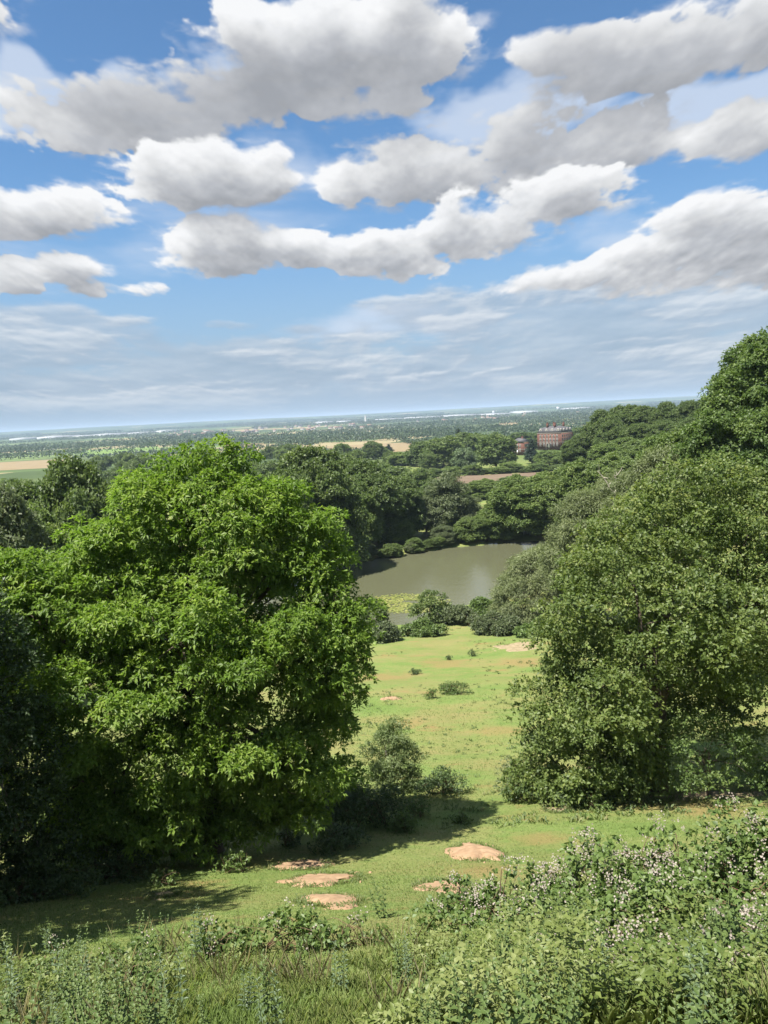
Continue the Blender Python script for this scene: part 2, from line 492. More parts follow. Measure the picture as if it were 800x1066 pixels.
def px_field(name, mat, label, p0, p1, Y0, Y1, q0=None, q1=None, lift=.25):
    q0 = p0 if q0 is None else q0; q1 = p1 if q1 is None else q1
    return sheet(name, [(px_x(p0, Y0), Y0), (px_x(p1, Y0), Y0), (px_x(q1, Y1), Y1), (px_x(q0, Y1), Y1)], M[mat], label, lift)


px_field('ploughed_field', 'plough', 'brown bare ploughed field between the pond trees and the mansion', 455, 600, 300, 402)
px_field('wheat_field', 'wheat', 'ripe golden wheat field beyond the dark trees over the pond', 335, 470, 900, 1360)
px_field('wheat_field', 'wheat', 'ripe golden wheat field at the left edge of the vale', -60, 70, 1020, 1400)
px_field('wheat_field', 'wheat', 'narrow strip of golden stubble behind the mansion', 520, 640, 2150, 2650)
px_field('pasture', 'pasture', 'bright green pasture left of centre in the vale', 85, 165, 1500, 1900)
px_field('pasture', 'pasture', 'pale green pasture in the middle of the vale', 300, 345, 1700, 2300)
px_field('wheat_field', 'wheat', 'small pale stubble field behind the chestnut top', 235, 275, 1500, 1750)

# bare sandy scrapes on the slope
def scrape(cx, cy, rx, ry, rot, seed, mat, label, dome=.09):
    rs = np.random.default_rng(900 + seed); g = Geo()
    bits = [(cx, cy, rx, ry, dome, 10, 110)]
    for _ in range(9):
        a = rs.uniform(0, 6.28); f = rs.uniform(.85, 1.35); q = rs.uniform(.02, .07)
        lx, ly = math.cos(a) * rx * f, math.sin(a) * ry * f
        bits.append((cx + lx * math.cos(rot) - ly * math.sin(rot), cy + lx * math.sin(rot) + ly * math.cos(rot), rx * q, ry * q * rs.uniform(.6, 1.2), .02, 3, 16))
    for n_, (bx, by, brx, bry, dm, nr, na) in enumerate(bits):
        th = np.arange(na) / na * 2 * math.pi
        w = .95 + .5 * (fbm(np.cos(th) * 2.4 + seed + n_, np.sin(th) * 2.4, s=seed + n_, o=6) - .5) * 2 + .55 * (fbm(np.cos(th) * .8 + seed, np.sin(th) * .8, s=seed + 40, o=1) - .5) * 2
        V = [np.array([[bx, by, g1(bx, by) + dm]])]
        for r in range(1, nr + 1):
            f = r / nr; wf = 1 + (w - 1) * f
            lx, ly = np.cos(th) * brx * wf * f, np.sin(th) * bry * wf * f
            x = bx + lx * math.cos(rot) - ly * math.sin(rot); y = by + lx * math.sin(rot) + ly * math.cos(rot)
            h = dm * (1 - f**2) - .03 * (f > .95) + .10 * (fbm(x * 3.5, y * 3.5, s=seed, o=6) - .5) * (f < .95) + .02
            V.append(np.column_stack([x, y, gz(x, y) + h]))
        V = np.concatenate(V); k = np.arange(na); k2 = (k + 1) % na
        q = np.concatenate([np.stack([1 + r * na + k, 1 + (r + 1) * na + k, 1 + (r + 1) * na + k2, 1 + r * na + k2], 1) for r in range(nr - 1)])
        g.add(V, quads=q, tris=np.stack([np.zeros(na, int), 1 + k, 1 + k2], 1))
    return tag(g.build('bare_sand', M[mat], None, True), label, kind='structure')


SCR = []
def px_scrape(px, py, w, h, rot, seed, mat, label, dome=.09):
    lo, hi = 4.0, 160.0                              # the slope point under this photo point
    for _ in range(50):
        mid = (lo + hi) / 2; p = at(px, py, mid)
        if p[2] > g1(p[0], mid): lo = mid
        else: hi = mid
    Y = (lo + hi) / 2; p = at(px, py, Y); mp = mpp(Y, p[2])
    p2 = at(px, py - 4, Y); dydp = (at_ground(px, py - h / 2)[1] - at_ground(px, py + h / 2)[1])
    SCR.append((p[0], Y, w * mp / 2, max(dydp / 2, .2), rot))
    scrape(p[0], Y, w * mp / 2, max(dydp / 2, .2), rot, seed, mat, label, dome)


def at_ground(px, py):
    lo, hi = 3.0, 170.0
    for _ in range(50):
        mid = (lo + hi) / 2; p = at(px, py, mid)
        if p[2] > g1(p[0], mid): lo = mid
        else: hi = mid
    return at(px, py, (lo + hi) / 2)


px_scrape(497, 889, 52, 17, .1, 1, 'sand', 'rounded heap of pale orange sand right of the other scrapes', .22)
px_scrape(342, 916, 76, 13, -.1, 2, 'sand', 'largest flat orange sand scrape in front of the chestnut')
px_scrape(313, 902, 64, 9, .12, 3, 'sand', 'thin orange sand scrape nearest the chestnut')
px_scrape(345, 938, 56, 14, .5, 4, 'sand', 'slanting orange sand scrape lowest in front of the chestnut')
px_scrape(462, 924, 56, 11, .2, 5, 'sand', 'reddish sand scrape at the edge of the bramble thicket')
px_scrape(8, 1046, 60, 24, .3, 6, 'sand', 'orange sand among the weeds in the near left corner', .05)
px_scrape(170, 932, 30, 7, .1, 7, 'palesand', 'small brown bare patch at the edge of the tree shade', .04)
px_scrape(540, 673, 52, 9, .1, 8, 'palesand', 'pale worn bare ground at the top of the meadow by the willow', .05)
px_scrape(408, 727, 17, 4, 0, 9, 'sand', 'tiny pinkish bare spot in the meadow beside the chestnut edge', .05)
px_scrape(580, 843, 24, 8, .1, 10, 'palesand', 'small bare patch below the oak skirt', .04)
px_scrape(740, 828, 120, 7, .05, 11, 'palesand', 'long worn strip of soil right of the oak trunk', .03)
px_scrape(520, 660, 26, 5, .1, 12, 'palesand', 'little pale bare spot below the pond hedge', .05)
px_scrape(200, 884, 50, 9, .1, 13, 'palesand', 'dull bare earth under the chestnut skirt', .03)

# ------------------------------------------------------------------ water
def water_material():
    m, nt, out = new_mat('pond water')
    geo = nt.nodes.new('ShaderNodeNewGeometry')
    p = N(nt, 'ShaderNodeBsdfPrincipled', i_Roughness=.11, i_IOR=1.33)
    p.inputs['Base Color'].default_value = (.085, .088, .05, 1); p.inputs['Specular IOR Level'].default_value = .5
    n1 = noise(nt, geo.outputs['Position'], 2.2, 3, .5); n2 = noise(nt, geo.outputs['Position'], .25, 3, .5)
    b = N(nt, 'ShaderNodeBump', i_Strength=.8, i_Distance=.045)
    nt.links.new(mth(nt, 'ADD', n1.outputs[0], n2.outputs[0]), b.inputs['Height']); nt.links.new(b.outputs[0], p.inputs['Normal'])
    nt.links.new(p.outputs[0], out.inputs[0])
    return m


c0 = pond.mean(0)
ringp = c0 + (pond - c0) * 1.0
V = np.column_stack([np.vstack([c0, ringp + unit(pond - c0) * 1.2]), np.full(len(pond) + 1, WATER_Z)])
k = np.arange(len(pond))
tag(link('pond_water', np_mesh('pond_water', V, [np.stack([np.zeros(len(pond), int), 1 + k, 1 + (k + 1) % len(pond)], 1)], water_material())),
    'brown green pond reflecting the trees and the cloud', kind='structure')

rng = np.random.default_rng(5)
g = Geo()
pads = []
while len(pads) < 1500:
    px, py = rng.uniform(380, 474), rng.uniform(617, 641)
    p = at_z(px, py, WATER_Z)
    e = ((px - 425) / 48)**2 + ((py - 628.5) / 11)**2
    if e > 1 - .5 * rng.random() or fbm(np.array([p[0] / 3]), np.array([p[1] / 3]), s=77)[0] < .33: continue
    pads.append(p)
for p in pads:
    r = rng.uniform(.13, .26); n = 8; th = np.arange(n) / n * 6.2 + rng.uniform(0, 6)
    tl = rng.normal(0, .03, 2); lift = .02 + .05 * rng.random()
    dx, dy = np.cos(th) * r, np.sin(th) * r
    Vp = np.column_stack([p[0] + dx, p[1] + dy, WATER_Z + lift + dx * tl[0] + dy * tl[1]])
    Vp = np.vstack([[p[0], p[1], WATER_Z + lift - .01], Vp])
    g.add(Vp, tris=[[0, j + 1, j + 2] for j in range(n - 1)], tint=rng.uniform(.1, 1))
tag(g.build('lily_pads', M['pad']), 'raft of yellow green lily pads on the near end of the pond', kind='stuff')


# ------------------------------------------------------------------ trees
def rdir(rng, n):
    return unit(rng.normal(size=(n, 3)))


def crown_geo(rng, lobes, puff_r, puff_den, twigs, k, L, W, style='broad', low=-.45, inner=.08, spread=.9, round_=False):
    """Leaves gathered on twigs, twigs in puffs, puffs over the lobes; returns geometry and the puff centres."""
    C = np.array([l[0] for l in lobes], float); Rr = np.array([l[1] for l in lobes], float)
    cen = np.average(C, 0, weights=Rr.prod(1))
    g = Geo(); PC, PN, PR, PL = [], [], [], []
    for i in range(len(C)):
        a = 4 * math.pi * ((Rr[i][0] * Rr[i][1])**1.6 / 3 + (Rr[i][0] * Rr[i][2])**1.6 / 3 + (Rr[i][1] * Rr[i][2])**1.6 / 3)**(1 / 1.6)
        n = max(6, int(a * puff_den))
        u = rdir(rng, n); u = u[(u[:, 2] > low) | (rng.random(n) < .25)]
        q = C[i] + Rr[i] * u * rng.uniform(.72, 1.04, (len(u), 1))
        ok = np.ones(len(q), bool)
        for j in range(len(C)):
            if j != i:
                ok &= (((q - C[j]) / Rr[j])**2).sum(1) > .62
        q, u = q[ok], u[ok]
        PC.append(q); PN.append(u); PR.append(puff_r * rng.uniform(.6, 1.35, len(q))); PL.append(np.full(len(q), i))
    PC = np.concatenate(PC); PN = np.concatenate(PN); PR = np.concatenate(PR); PL = np.concatenate(PL)
    nt = np.maximum(2, (twigs * (PR / puff_r)**2 * rng.uniform(.6, 1.3, len(PC))).astype(int))
    idx = np.repeat(np.arange(len(PC)), nt); n = len(idx)
    u = rdir(rng, n); u[:, 2] = np.where(u[:, 2] < -.3, -u[:, 2] * .6, u[:, 2])
    r = rng.uniform(.45, 1.0, n)[:, None] ** .6
    flat = np.array([1.15, 1.15, .72]) if not round_ else np.array([1.05, 1.05, .98])
    T = PC[idx] + unit(u) * r * PR[idx][:, None] * flat
    # droop of the puff's rim
    T[:, 2] -= (np.hypot(T[:, 0] - PC[idx][:, 0], T[:, 1] - PC[idx][:, 1]) / PR[idx])**2 * PR[idx] * (.28 if not round_ else .1)
    O = unit(unit(u) * .8 + PN[idx] * .55 + np.array([0, 0, .15]))
    ptint = rng.normal(0, .13, len(PC))[idx] + rng.normal(0, .08, n)
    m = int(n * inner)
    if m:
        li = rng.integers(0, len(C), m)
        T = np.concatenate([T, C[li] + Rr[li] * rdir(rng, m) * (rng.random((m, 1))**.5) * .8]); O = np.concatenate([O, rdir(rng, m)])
        ptint = np.concatenate([ptint, rng.normal(-.15, .1, m)])  # leaves inside the crown tinted darker: inner shade put into their colour
    nn = len(T)
    B = np.repeat(T, k, 0); Ob = np.repeat(O, k, 0); nL = len(B)
    if style == 'weep':
        D = unit(Ob * .45 + rdir(rng, nL) * .75 + np.array([0, 0, -.6])); Nn = unit(Ob + rdir(rng, nL) * .6 + np.array([0, 0, .3]))
        B = B + rng.normal(0, 1, (nL, 3)) * L * .5
    elif style == 'rosette':
        D = unit(Ob * .55 + rdir(rng, nL) * 1.0 + np.array([0, 0, .05])); Nn = unit(np.array([0, 0, 1.0]) * .9 + Ob * .7 + rdir(rng, nL) * .35)
        B = B + D * .02
    else:
        D = unit(Ob * .5 + rdir(rng, nL) * spread); Nn = unit(np.array([0, 0, .2 if round_ else .5]) + Ob * .9 + rdir(rng, nL) * .7)
        B = B + rdir(rng, nL) * L * rng.uniform(.1, .9, (nL, 1))
    Ls = L * rng.uniform(.65, 1.25, nL); Ws = W * rng.uniform(.7, 1.25, nL)
    tint = np.clip(.45 + np.repeat(ptint, k) + rng.normal(0, .14, nL), 0, 1)
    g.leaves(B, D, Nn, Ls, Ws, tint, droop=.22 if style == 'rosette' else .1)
    return g, PC, PL, C


def boughs(rng, lobes, per=7, frac=.40, shrink=.74, low=-.5):
    """Break each mass of the crown into boughs that stand off it, with dark gaps between."""
    C = np.array([l[0] for l in lobes]); Rr = np.array([l[1] for l in lobes])
    out = [(c, r * shrink * .86) for c, r in lobes]
    for i in range(len(C)):
        got, tries = [], 0
        while len(got) < per and tries < 90:
            tries += 1
            u = rdir(rng, 1)[0]
            if u[2] < low: continue
            p = C[i] + Rr[i] * u * rng.uniform(.66, .92)
            if ((((p - C) / (Rr * .95))**2).sum(1) < .55).any(): continue
            if any(np.linalg.norm((p - q) / Rr[i]) < .62 for q in got): continue
            got.append(p); f = frac * rng.uniform(.7, 1.25)
            out.append((p, Rr[i] * f * np.array([1.1, 1.1, .82])))
    return out


def wander(rng, a, b, n, amp, sag=0):
    t = np.linspace(0, 1, n)[:, None]
    p = a * (1 - t) + b * t + np.cumsum(rng.normal(0, amp, (n, 3)), 0) * np.sin(t * math.pi)
    p[:, 2] += sag * np.sin(t[:, 0] * math.pi)
    return p


def skeleton(rng, base, trunk_top, r0, C, PC, PL, limb_frac=1.0, branch=.35, sides=8, nmain=0):
    g = Geo(); H = trunk_top - base
    n = 12; t = np.linspace(0, 1, n)[:, None]
    tr = base + H * t + np.concatenate([np.zeros((1, 3)), np.cumsum(rng.normal(0, r0 * .25, (n - 1, 3)) * [1, 1, .2], 0)])
    rad = r0 * (1 - .62 * t[:, 0]) * (1 + .7 * np.exp(-t[:, 0] * 14))
    tr[0, 2] -= .4
    g.tube(tr, rad, 10)
    for i, c in enumerate(C):
        if nmain and i >= nmain: break
        s = rng.integers(5, n); a = tr[s]
        lp = wander(rng, a, c, 8, np.linalg.norm(c - a) * .035, .05 * np.linalg.norm(c - a))
        lr = np.linspace(rad[s] * .62 * limb_frac, r0 * .09, 8)
        g.tube(lp, lr, sides)
        mine = np.where(PL == i)[0]
        mine = mine[rng.random(len(mine)) < branch]
        for j in mine:
            st = lp[rng.integers(3, 8)]
            g.tube(wander(rng, st, PC[j], 5, .06 * np.linalg.norm(PC[j] - st)), np.linspace(r0 * .10, r0 * .018, 5), 4)
    return g


def pxlobes(Yc, rows, depth=1.0, grow=.93, shift=0):
    """Lobes given as photo centre, offset in distance, and radii, turned into metres at their own distance."""
    out = []
    for px, py, dY, rx, ry in rows:
        c = at(px + shift, py, Yc + dY); s = mpp(Yc + dY, c[2])
        out.append((c, np.array([rx * s, (rx + ry) / 2 * s * depth, ry * s]) * grow))
    return out


def hero(name, label, cat, rng, base_px, Y, rows, leaf, bark, puff_r, puff_den, twigs, k, L, W, r0, style='broad', trunk_f=.55, group=None, depth=1.0, per=0, branch=.3, grow=.93, shift=0, frac=.4, shrink=.78, **kw):
    bx = px_x(base_px, Y); base = np.array([bx, Y, g1(bx, Y)])
    lobes = [(c - base, r) for c, r in pxlobes(Y, rows, depth, grow, shift)]
    if per: lobes = boughs(rng, lobes, per, frac, shrink, kw.get('low', -.45))
    cg, PC, PL, C = crown_geo(rng, lobes, puff_r, puff_den, twigs, k, L, W, style, **kw)
    top = max(c[2] + r[2] for c, r in lobes)
    tx = np.average(C, 0)
    tt = np.array([tx[0] * .4, tx[1] * .4, top * trunk_f])
    root = empty(name, base, label, cat, group)
    skeleton(rng, np.zeros(3), tt, r0, C, PC, PL, branch=branch, nmain=len(rows), limb_frac=.8).build('trunk', M[bark], root, True)
    cg.build('crown', M[leaf], root)
    return root, lobes


# the big sweet chestnut at the left
hero('sweet_chestnut_tree', 'huge bright yellow green sweet chestnut filling the left of the slope', 'tree', np.random.default_rng(11), 215, 24.5, [
    (232, 552, .8, 84, 72), (165, 560, .3, 74, 66), (275, 530, .8, 50, 44), (120, 612, -.5, 80, 62), (40, 640, -.8, 78, 78), (322, 575, 1.0, 52, 58), (270, 560, .4, 60, 70),
    (312, 668, -.6, 72, 62), (345, 700, .2, 44, 52), (200, 668, -2.2, 100, 78), (95, 720, -1.8, 100, 78), (338, 752, .2, 44, 52), (322, 812, -.6, 56, 56),
    (250, 770, -1.6, 74, 66), (180, 800, -1.6, 80, 68), (85, 820, -1.0, 90, 72), (195, 650, 2.6, 120, 120), (0, 740, .3, 80, 90), (270, 836, -.3, 66, 46), (190, 846, -1.0, 76, 42), (110, 858, -.6, 80, 40), (30, 606, .6, 66, 52), (-10, 650, .3, 60, 60), (345, 640, 0, 46, 50), (362, 675, .3, 30, 34), (215, 500, 1.2, 62, 44)],
    'chestnut', 'bark', .5, 1.15, 30, 7, .178, .068, .42, 'rosette', low=-.75, inner=.1, per=8, branch=.12, grow=.85, shift=-9)

# the dark tree at the left edge, in the shade of the trees up the slope
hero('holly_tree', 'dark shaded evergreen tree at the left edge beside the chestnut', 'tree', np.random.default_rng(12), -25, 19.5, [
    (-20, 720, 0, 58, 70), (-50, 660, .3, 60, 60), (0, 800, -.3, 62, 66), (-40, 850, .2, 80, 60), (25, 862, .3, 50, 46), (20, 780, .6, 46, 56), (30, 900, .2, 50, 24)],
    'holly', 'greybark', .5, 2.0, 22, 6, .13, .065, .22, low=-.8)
# the tree up the slope that throws its shade over the lower left (beside the photographer, left of the frame)
for (x, y_, h, w, sd) in ((-12.9, 12.2, 12.0, 4.0, 13), (-15.4, 16.4, 14.0, 4.5, 14)):
    r_ = np.random.default_rng(sd); b = np.array([x, y_, g1(x, y_)])
    lob = [(np.array([r_.normal(0, w * .08), r_.normal(0, w * .08), h * f]), np.array([w * s, w * s, h * .2])) for f, s in ((.25, .75), (.45, .92), (.62, .85), (.8, .6))]
    cg, PC, PL, C = crown_geo(r_, lob, .7, .8, 18, 5, .26, .15)
    root = empty('oak_tree', b, 'tall oak left of the view that shades the near left corner', 'tree', 'oaks up the slope left of the view')
    skeleton(r_, np.zeros(3), np.array([0, 0, h * .6]), .3, C, PC, PL, branch=.15).build('trunk', M['bark'], root, True)
    cg.build('crown', M['oak'], root)

# the oak at the right
hero('oak_tree', 'broad olive green oak with a visible dark trunk right of the meadow', 'tree', np.random.default_rng(21), 684, 31, [
    (705, 550, .5, 74, 66), (645, 590, 0, 58, 56), (780, 555, 1, 70, 78), (612, 652, -.8, 54, 62), (690, 640, -2.2, 110, 66), (780, 650, -1.4, 74, 66),
    (596, 728, -.8, 48, 56), (640, 730, -2.6, 62, 52), (572, 785, -.6, 40, 42), (612, 800, -1.6, 48, 36), (700, 700, 3.5, 110, 90), (720, 580, 4, 110, 80),
    (860, 600, 0, 90, 100), (850, 690, .5, 76, 60), (735, 695, -1.6, 50, 44), (560, 815, -.4, 30, 24), (655, 785, -1.2, 34, 44), (635, 815, -1.0, 44, 24), (740, 730, 1.5, 60, 50)],
    'oak', 'bark', .5, 1.1, 18, 6, .165, .10, .38, trunk_f=.5, low=-.7, per=7, branch=.12, grow=.9)

# shrubs at the foot of the oak
hero('hawthorn_bush', 'rounded bright green bush right of the oak trunk', 'bush', np.random.default_rng(22), 738, 29.5, [
    (735, 780, -1, 46, 38), (765, 795, -.8, 32, 28), (708, 798, -1, 24, 24)], 'lime', 'bark', .4, 2.2, 16, 6, .11, .07, .1)
hero('elder_bush', 'pale dusty elder bush at the left foot of the oak', 'bush', np.random.default_rng(23), 540, 33, [
    (538, 800, 0, 18, 14), (552, 815, -.3, 22, 16), (535, 822, -.6, 16, 12)], 'grey', 'bark', .3, 3.0, 16, 6, .11, .06, .06)

# grey green willows and birches by the near right shore
wrows = [
    ('willow_tree', 'small grey green willow drooping over the near right end of the pond', 560, 104, [(548, 622, 0, 34, 34), (575, 600, 1, 40, 38), (540, 640, -1, 30, 20), (590, 630, 0, 36, 34), (560, 600, 2, 30, 28)], 31),
    ('willow_tree', 'large grey green willow with bleached dead branches behind the oak', 640, 96, [(615, 550, 0, 42, 40), (650, 530, 1, 46, 40), (600, 585, -1, 40, 40), (640, 580, 0, 60, 50), (680, 560, 1, 50, 60)], 32),
    ('birch_tree', 'feathery grey birch behind the top of the oak', 690, 82, [(670, 515, 0, 34, 34), (700, 500, 0, 40, 36), (725, 520, 1, 40, 40), (690, 550, 0, 60, 50)], 33)]
for nm, lb, bpx, Y, rows, sd in wrows:
    rw = np.random.default_rng(sd)
    root, lob = hero(nm, lb, 'tree', rw, bpx, Y, rows, 'willow', 'greybark', .9, .6, 40, 6, .4, .10, .3, 'weep', trunk_f=.6, depth=.9)
    if sd == 32:
        for (a, b_, c_) in (((648, 530), (634, 505), (622, 489)), ((640, 515), (645, 503), (640, 494)), ((676, 505), (682, 488), (690, 478))):
            gd = Geo(); P0 = np.array([at(*q, Y - 3.2) for q in (a, b_, c_)]) - np.array(root.location)
            tt_ = np.linspace(0, 1, 9)[:, None]
            pts = P0[0] * (1 - tt_)**2 + 2 * P0[1] * tt_ * (1 - tt_) + P0[2] * tt_**2 + rw.normal(0, .07, (9, 3))
            gd.tube(pts, np.linspace(.16, .05, 9), 6)
            for s_ in (4, 6, 7):
                gd.tube(wander(rw, pts[s_], pts[s_] + rw.normal(0, .6, 3) + [0, 0, .7], 4, .06), np.linspace(.06, .02, 4), 5)
            o = gd.build('dead_branch', M['deadwood'], root, True); tag(o, 'bleached bare dead branch')

# the tall lime at the right edge
hero('lime_tree', 'tall leafy lime rising above the skyline at the right edge', 'tree', np.random.default_rng(41), 800, 76, [
    (800, 385, 0, 26, 44), (785, 405, 0, 32, 42), (765, 420, -.5, 24, 36), (812, 430, 0, 56, 60), (765, 450, -1, 34, 36), (790, 470, -1.5, 66, 50), (745, 470, 0, 30, 30), (830, 480, 0, 60, 60), (800, 400, 2, 40, 50)],
    'lime', 'bark', .9, .7, 26, 6, .32, .2, .5, trunk_f=.7, per=6, branch=.1)
# trees on the shoulder between the oak and the lime
hero('lime_tree', 'mid green tree low on the left of the tall lime', 'tree', np.random.default_rng(42), 745, 88, [
    (735, 475, 0, 40, 32), (705, 480, 1, 34, 28), (765, 480, 0, 40, 30), (735, 495, -1, 50, 36)], 'lime', 'bark', .9, .7, 24, 6, .34, .22, .35, per=6, branch=.1)

# young tree and bushes by the chestnut
hero('ash_sapling', 'slender grey green young ash standing at the right foot of the chestnut', 'tree', np.random.default_rng(51), 408, 33.5, [
    (410, 762, 0, 17, 18), (402, 785, 0, 26, 26), (420, 792, .2, 22, 26), (400, 808, -.2, 26, 20), (420, 815, -.2, 22, 16)], 'ash', 'greybark', .3, 5.0, 18, 6, .12, .05, .06, low=-.8, grow=.8)


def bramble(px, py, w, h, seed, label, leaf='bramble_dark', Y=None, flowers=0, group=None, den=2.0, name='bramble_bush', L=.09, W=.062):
    """A low mound of bramble: arching canes, leaflets, flower sprays. px,py = foot of the mound in the photo."""
    rb = np.random.default_rng(seed)
    if Y is None:
        p = at_ground(px, py); Y = p[1]; bx = p[0]
    else:
        bx = px_x(px, Y)
    base = np.array([bx, Y, g1(bx, Y)]); s = mpp(Y, base[2])
    return mound(name, base, w * s / 2, h * s, rb, label, leaf, flowers, group, den, L, W)


def mound(name, base, rx, hh, rb, label, leaf, flowers=0, group=None, den=1.0, L=.085, W=.06, ry=None, cat='bush', canes=None):
    root = empty(name, base, label, cat, group)
    ry = ry or rx * .75
    nl = max(4, int(rx * 3.5))
    lobes = []
    for q in range(nl):
        a = rb.uniform(0, 6.28); f = rb.uniform(0, .72) * (q > 0)
        x, y = math.cos(a) * rx * f, math.sin(a) * ry * f
        dz = g1(base[0] + x, base[1] + y) - base[2]
        hq = hh * (rb.uniform(.6, 1.0) if q else 1.0) * (1 - .45 * f * f)
        lobes.append((np.array([x, y, dz + hq * .42]), np.array([rx * rb.uniform(.3, .48), ry * rb.uniform(.3, .5), hq * .58])))
    area = 2 * math.pi * rx * ry + 4 * hh * rx
    pr = min(.3, max(.12, hh * .28))
    cg, PC, PL, C = crown_geo(rb, lobes, pr, 5.5 * den, 9, 5, L, W, low=-.1, inner=.1, spread=1.0)
    cg.build('foliage', M[leaf], root)
    g = Geo()
    for q in range(canes if canes is not None else int(8 + area * 2)):
        i = rb.integers(0, len(PC)); j = rb.integers(0, len(PC))
        a = C[rb.integers(0, len(C))] * [1, 1, 0]; a = np.array([a[0], a[1], g1(base[0] + a[0], base[1] + a[1]) - base[2]])
        b = PC[i] + rb.normal(0, .1, 3)
        p = wander(rb, a, b, 8, .02, rb.uniform(.1, .35) * hh)
        g.tube(p, np.linspace(.011, .004, 8), 4)
    g.build('canes', M['cane'], root)
    if flowers:
        sel = PC[PC[:, 2] > np.quantile(PC[:, 2], .25)]
        g = Geo()
        for q in range(flowers):
            c = sel[rb.integers(0, len(sel))] + rb.normal(0, .06, 3) + [0, 0, pr * .8]
            nf = rb.integers(2, 9)
            P = c + rb.normal(0, .042, (nf, 3)); No = unit(rb.normal(0, .5, (nf, 3)) + [-.2, -.5, .8])
            ref = unit(np.cross(No, rdir(rb, nf))); r2 = np.cross(No, ref)
            for a in range(5):
                th = a * 1.2566
                D = ref * math.cos(th) + r2 * math.sin(th) + No * .15
                g.leaves(P, D, No, rb.uniform(.012, .018, nf), .013, np.clip(rb.normal(.55, .3, nf), 0, 1), fold=.1, droop=0, mid=.6)
        tag(g.build('blossom', M['petal'], root), kind='stuff')
    return root


# dark brambles at the right foot of the chestnut
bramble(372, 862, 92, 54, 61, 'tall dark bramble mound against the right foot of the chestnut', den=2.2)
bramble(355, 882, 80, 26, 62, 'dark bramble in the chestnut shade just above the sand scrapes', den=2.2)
bramble(420, 866, 52, 22, 63, 'low bramble spreading onto the grass right of the chestnut', 'bramble')
bramble(432, 850, 46, 24, 60, 'rounded bramble between the dark mound and the open grass below the ash', 'bramble')
bramble(462, 826, 64, 24, 64, 'flat isolated bramble mound in the meadow below the young ash', 'bramble_dark')
bramble(480, 857, 26, 11, 65, 'small round tuft of bramble alone on the grass', 'bramble')
bramble(246, 908, 38, 24, 66, 'small leafy weed clump in front of the chestnut', 'bramble', name='dock_clump')
bramble(172, 922, 36, 18, 67, 'weed clump at the sunlit edge of the chestnut shade', 'bramble', name='dock_clump')
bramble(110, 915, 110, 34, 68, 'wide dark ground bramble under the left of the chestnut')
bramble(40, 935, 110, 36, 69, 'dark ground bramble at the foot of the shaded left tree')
bramble(300, 880, 60, 20, 70, 'low bramble under the lower right skirt of the chestnut')
bramble(600, 838, 80, 26, 71, 'low dark bramble along the left foot of the oak')
bramble(548, 835, 50, 26, 72, 'bramble tangle at the left tip of the oak skirt')
bramble(655, 832, 60, 22, 73, 'low weeds in front of the oak trunk', 'bramble')
bramble(620, 842, 46, 14, 74, 'flat weed patch on the slope below the oak', 'bramble')
bramble(790, 820, 60, 30, 75, 'green weeds at the right edge beneath the oak', 'bramble')
bramble(470, 722, 46, 12, 76, 'long low patch of dark nettles in the middle of the meadow', 'bramble', name='nettle_patch')
bramble(492, 683, 8, 8, 77, 'tiny dark tussock alone near the top of the meadow', 'bramble_dark', name='tussock')
bramble(450, 727, 20, 10, 78, 'short dark nettle clump at the left end of the nettle patch', 'bramble', name='nettle_patch')
bramble(468, 687, 12, 5, 79, 'flat tussock in the upper meadow left of the dark one', 'bramble_dark', name='tussock')
bramble(432, 702, 20, 6, 80, 'low tussock beside the brown grass of the upper meadow', 'bramble_dark', name='tussock')

# hedge of shrubs along the near shore
shore = [(400, 668, 52, 20, 'left end of the hedge between meadow and pond'), (440, 662, 46, 17, 'middle of the hedge below the round pond bush'),
         (478, 650, 46, 20, 'hedge shrub climbing right towards the willow'), (500, 640, 40, 18, 'hedge shrub at the pond edge left of the willow'),
         (515, 660, 60, 22, 'bushy shrub at the foot of the willow'), (560, 663, 60, 16, 'low shrub below the willow above the worn ground')]
for q, (px, py, w, h, lb) in enumerate(shore):
    bramble(px, py, w, h, 90 + q, 'green shrub, ' + lb, 'bramble' if q % 2 else 'grey', name='hedge_shrub', L=.3, W=.18, den=.7)
hero('round_bush', 'dark rounded bush at the water edge beside the lily pads', 'bush', np.random.default_rng(97), 448, 108, [
    (450, 628, 0, 14, 14), (442, 638, 0, 13, 12), (458, 638, 0, 12, 12)], 'darkbroad', 'bark', .6, 1.0, 14, 5, .34, .2, .12)
hero('round_bush', 'dark bush half hidden by the chestnut edge at the left shore', 'bush', np.random.default_rng(98), 384, 104, [
    (388, 640, 0, 15, 15), (378, 655, 0, 16, 14), (396, 655, 0, 12, 12)], 'darkbroad', 'bark', .6, 1.0, 14, 5, .34, .2, .12)

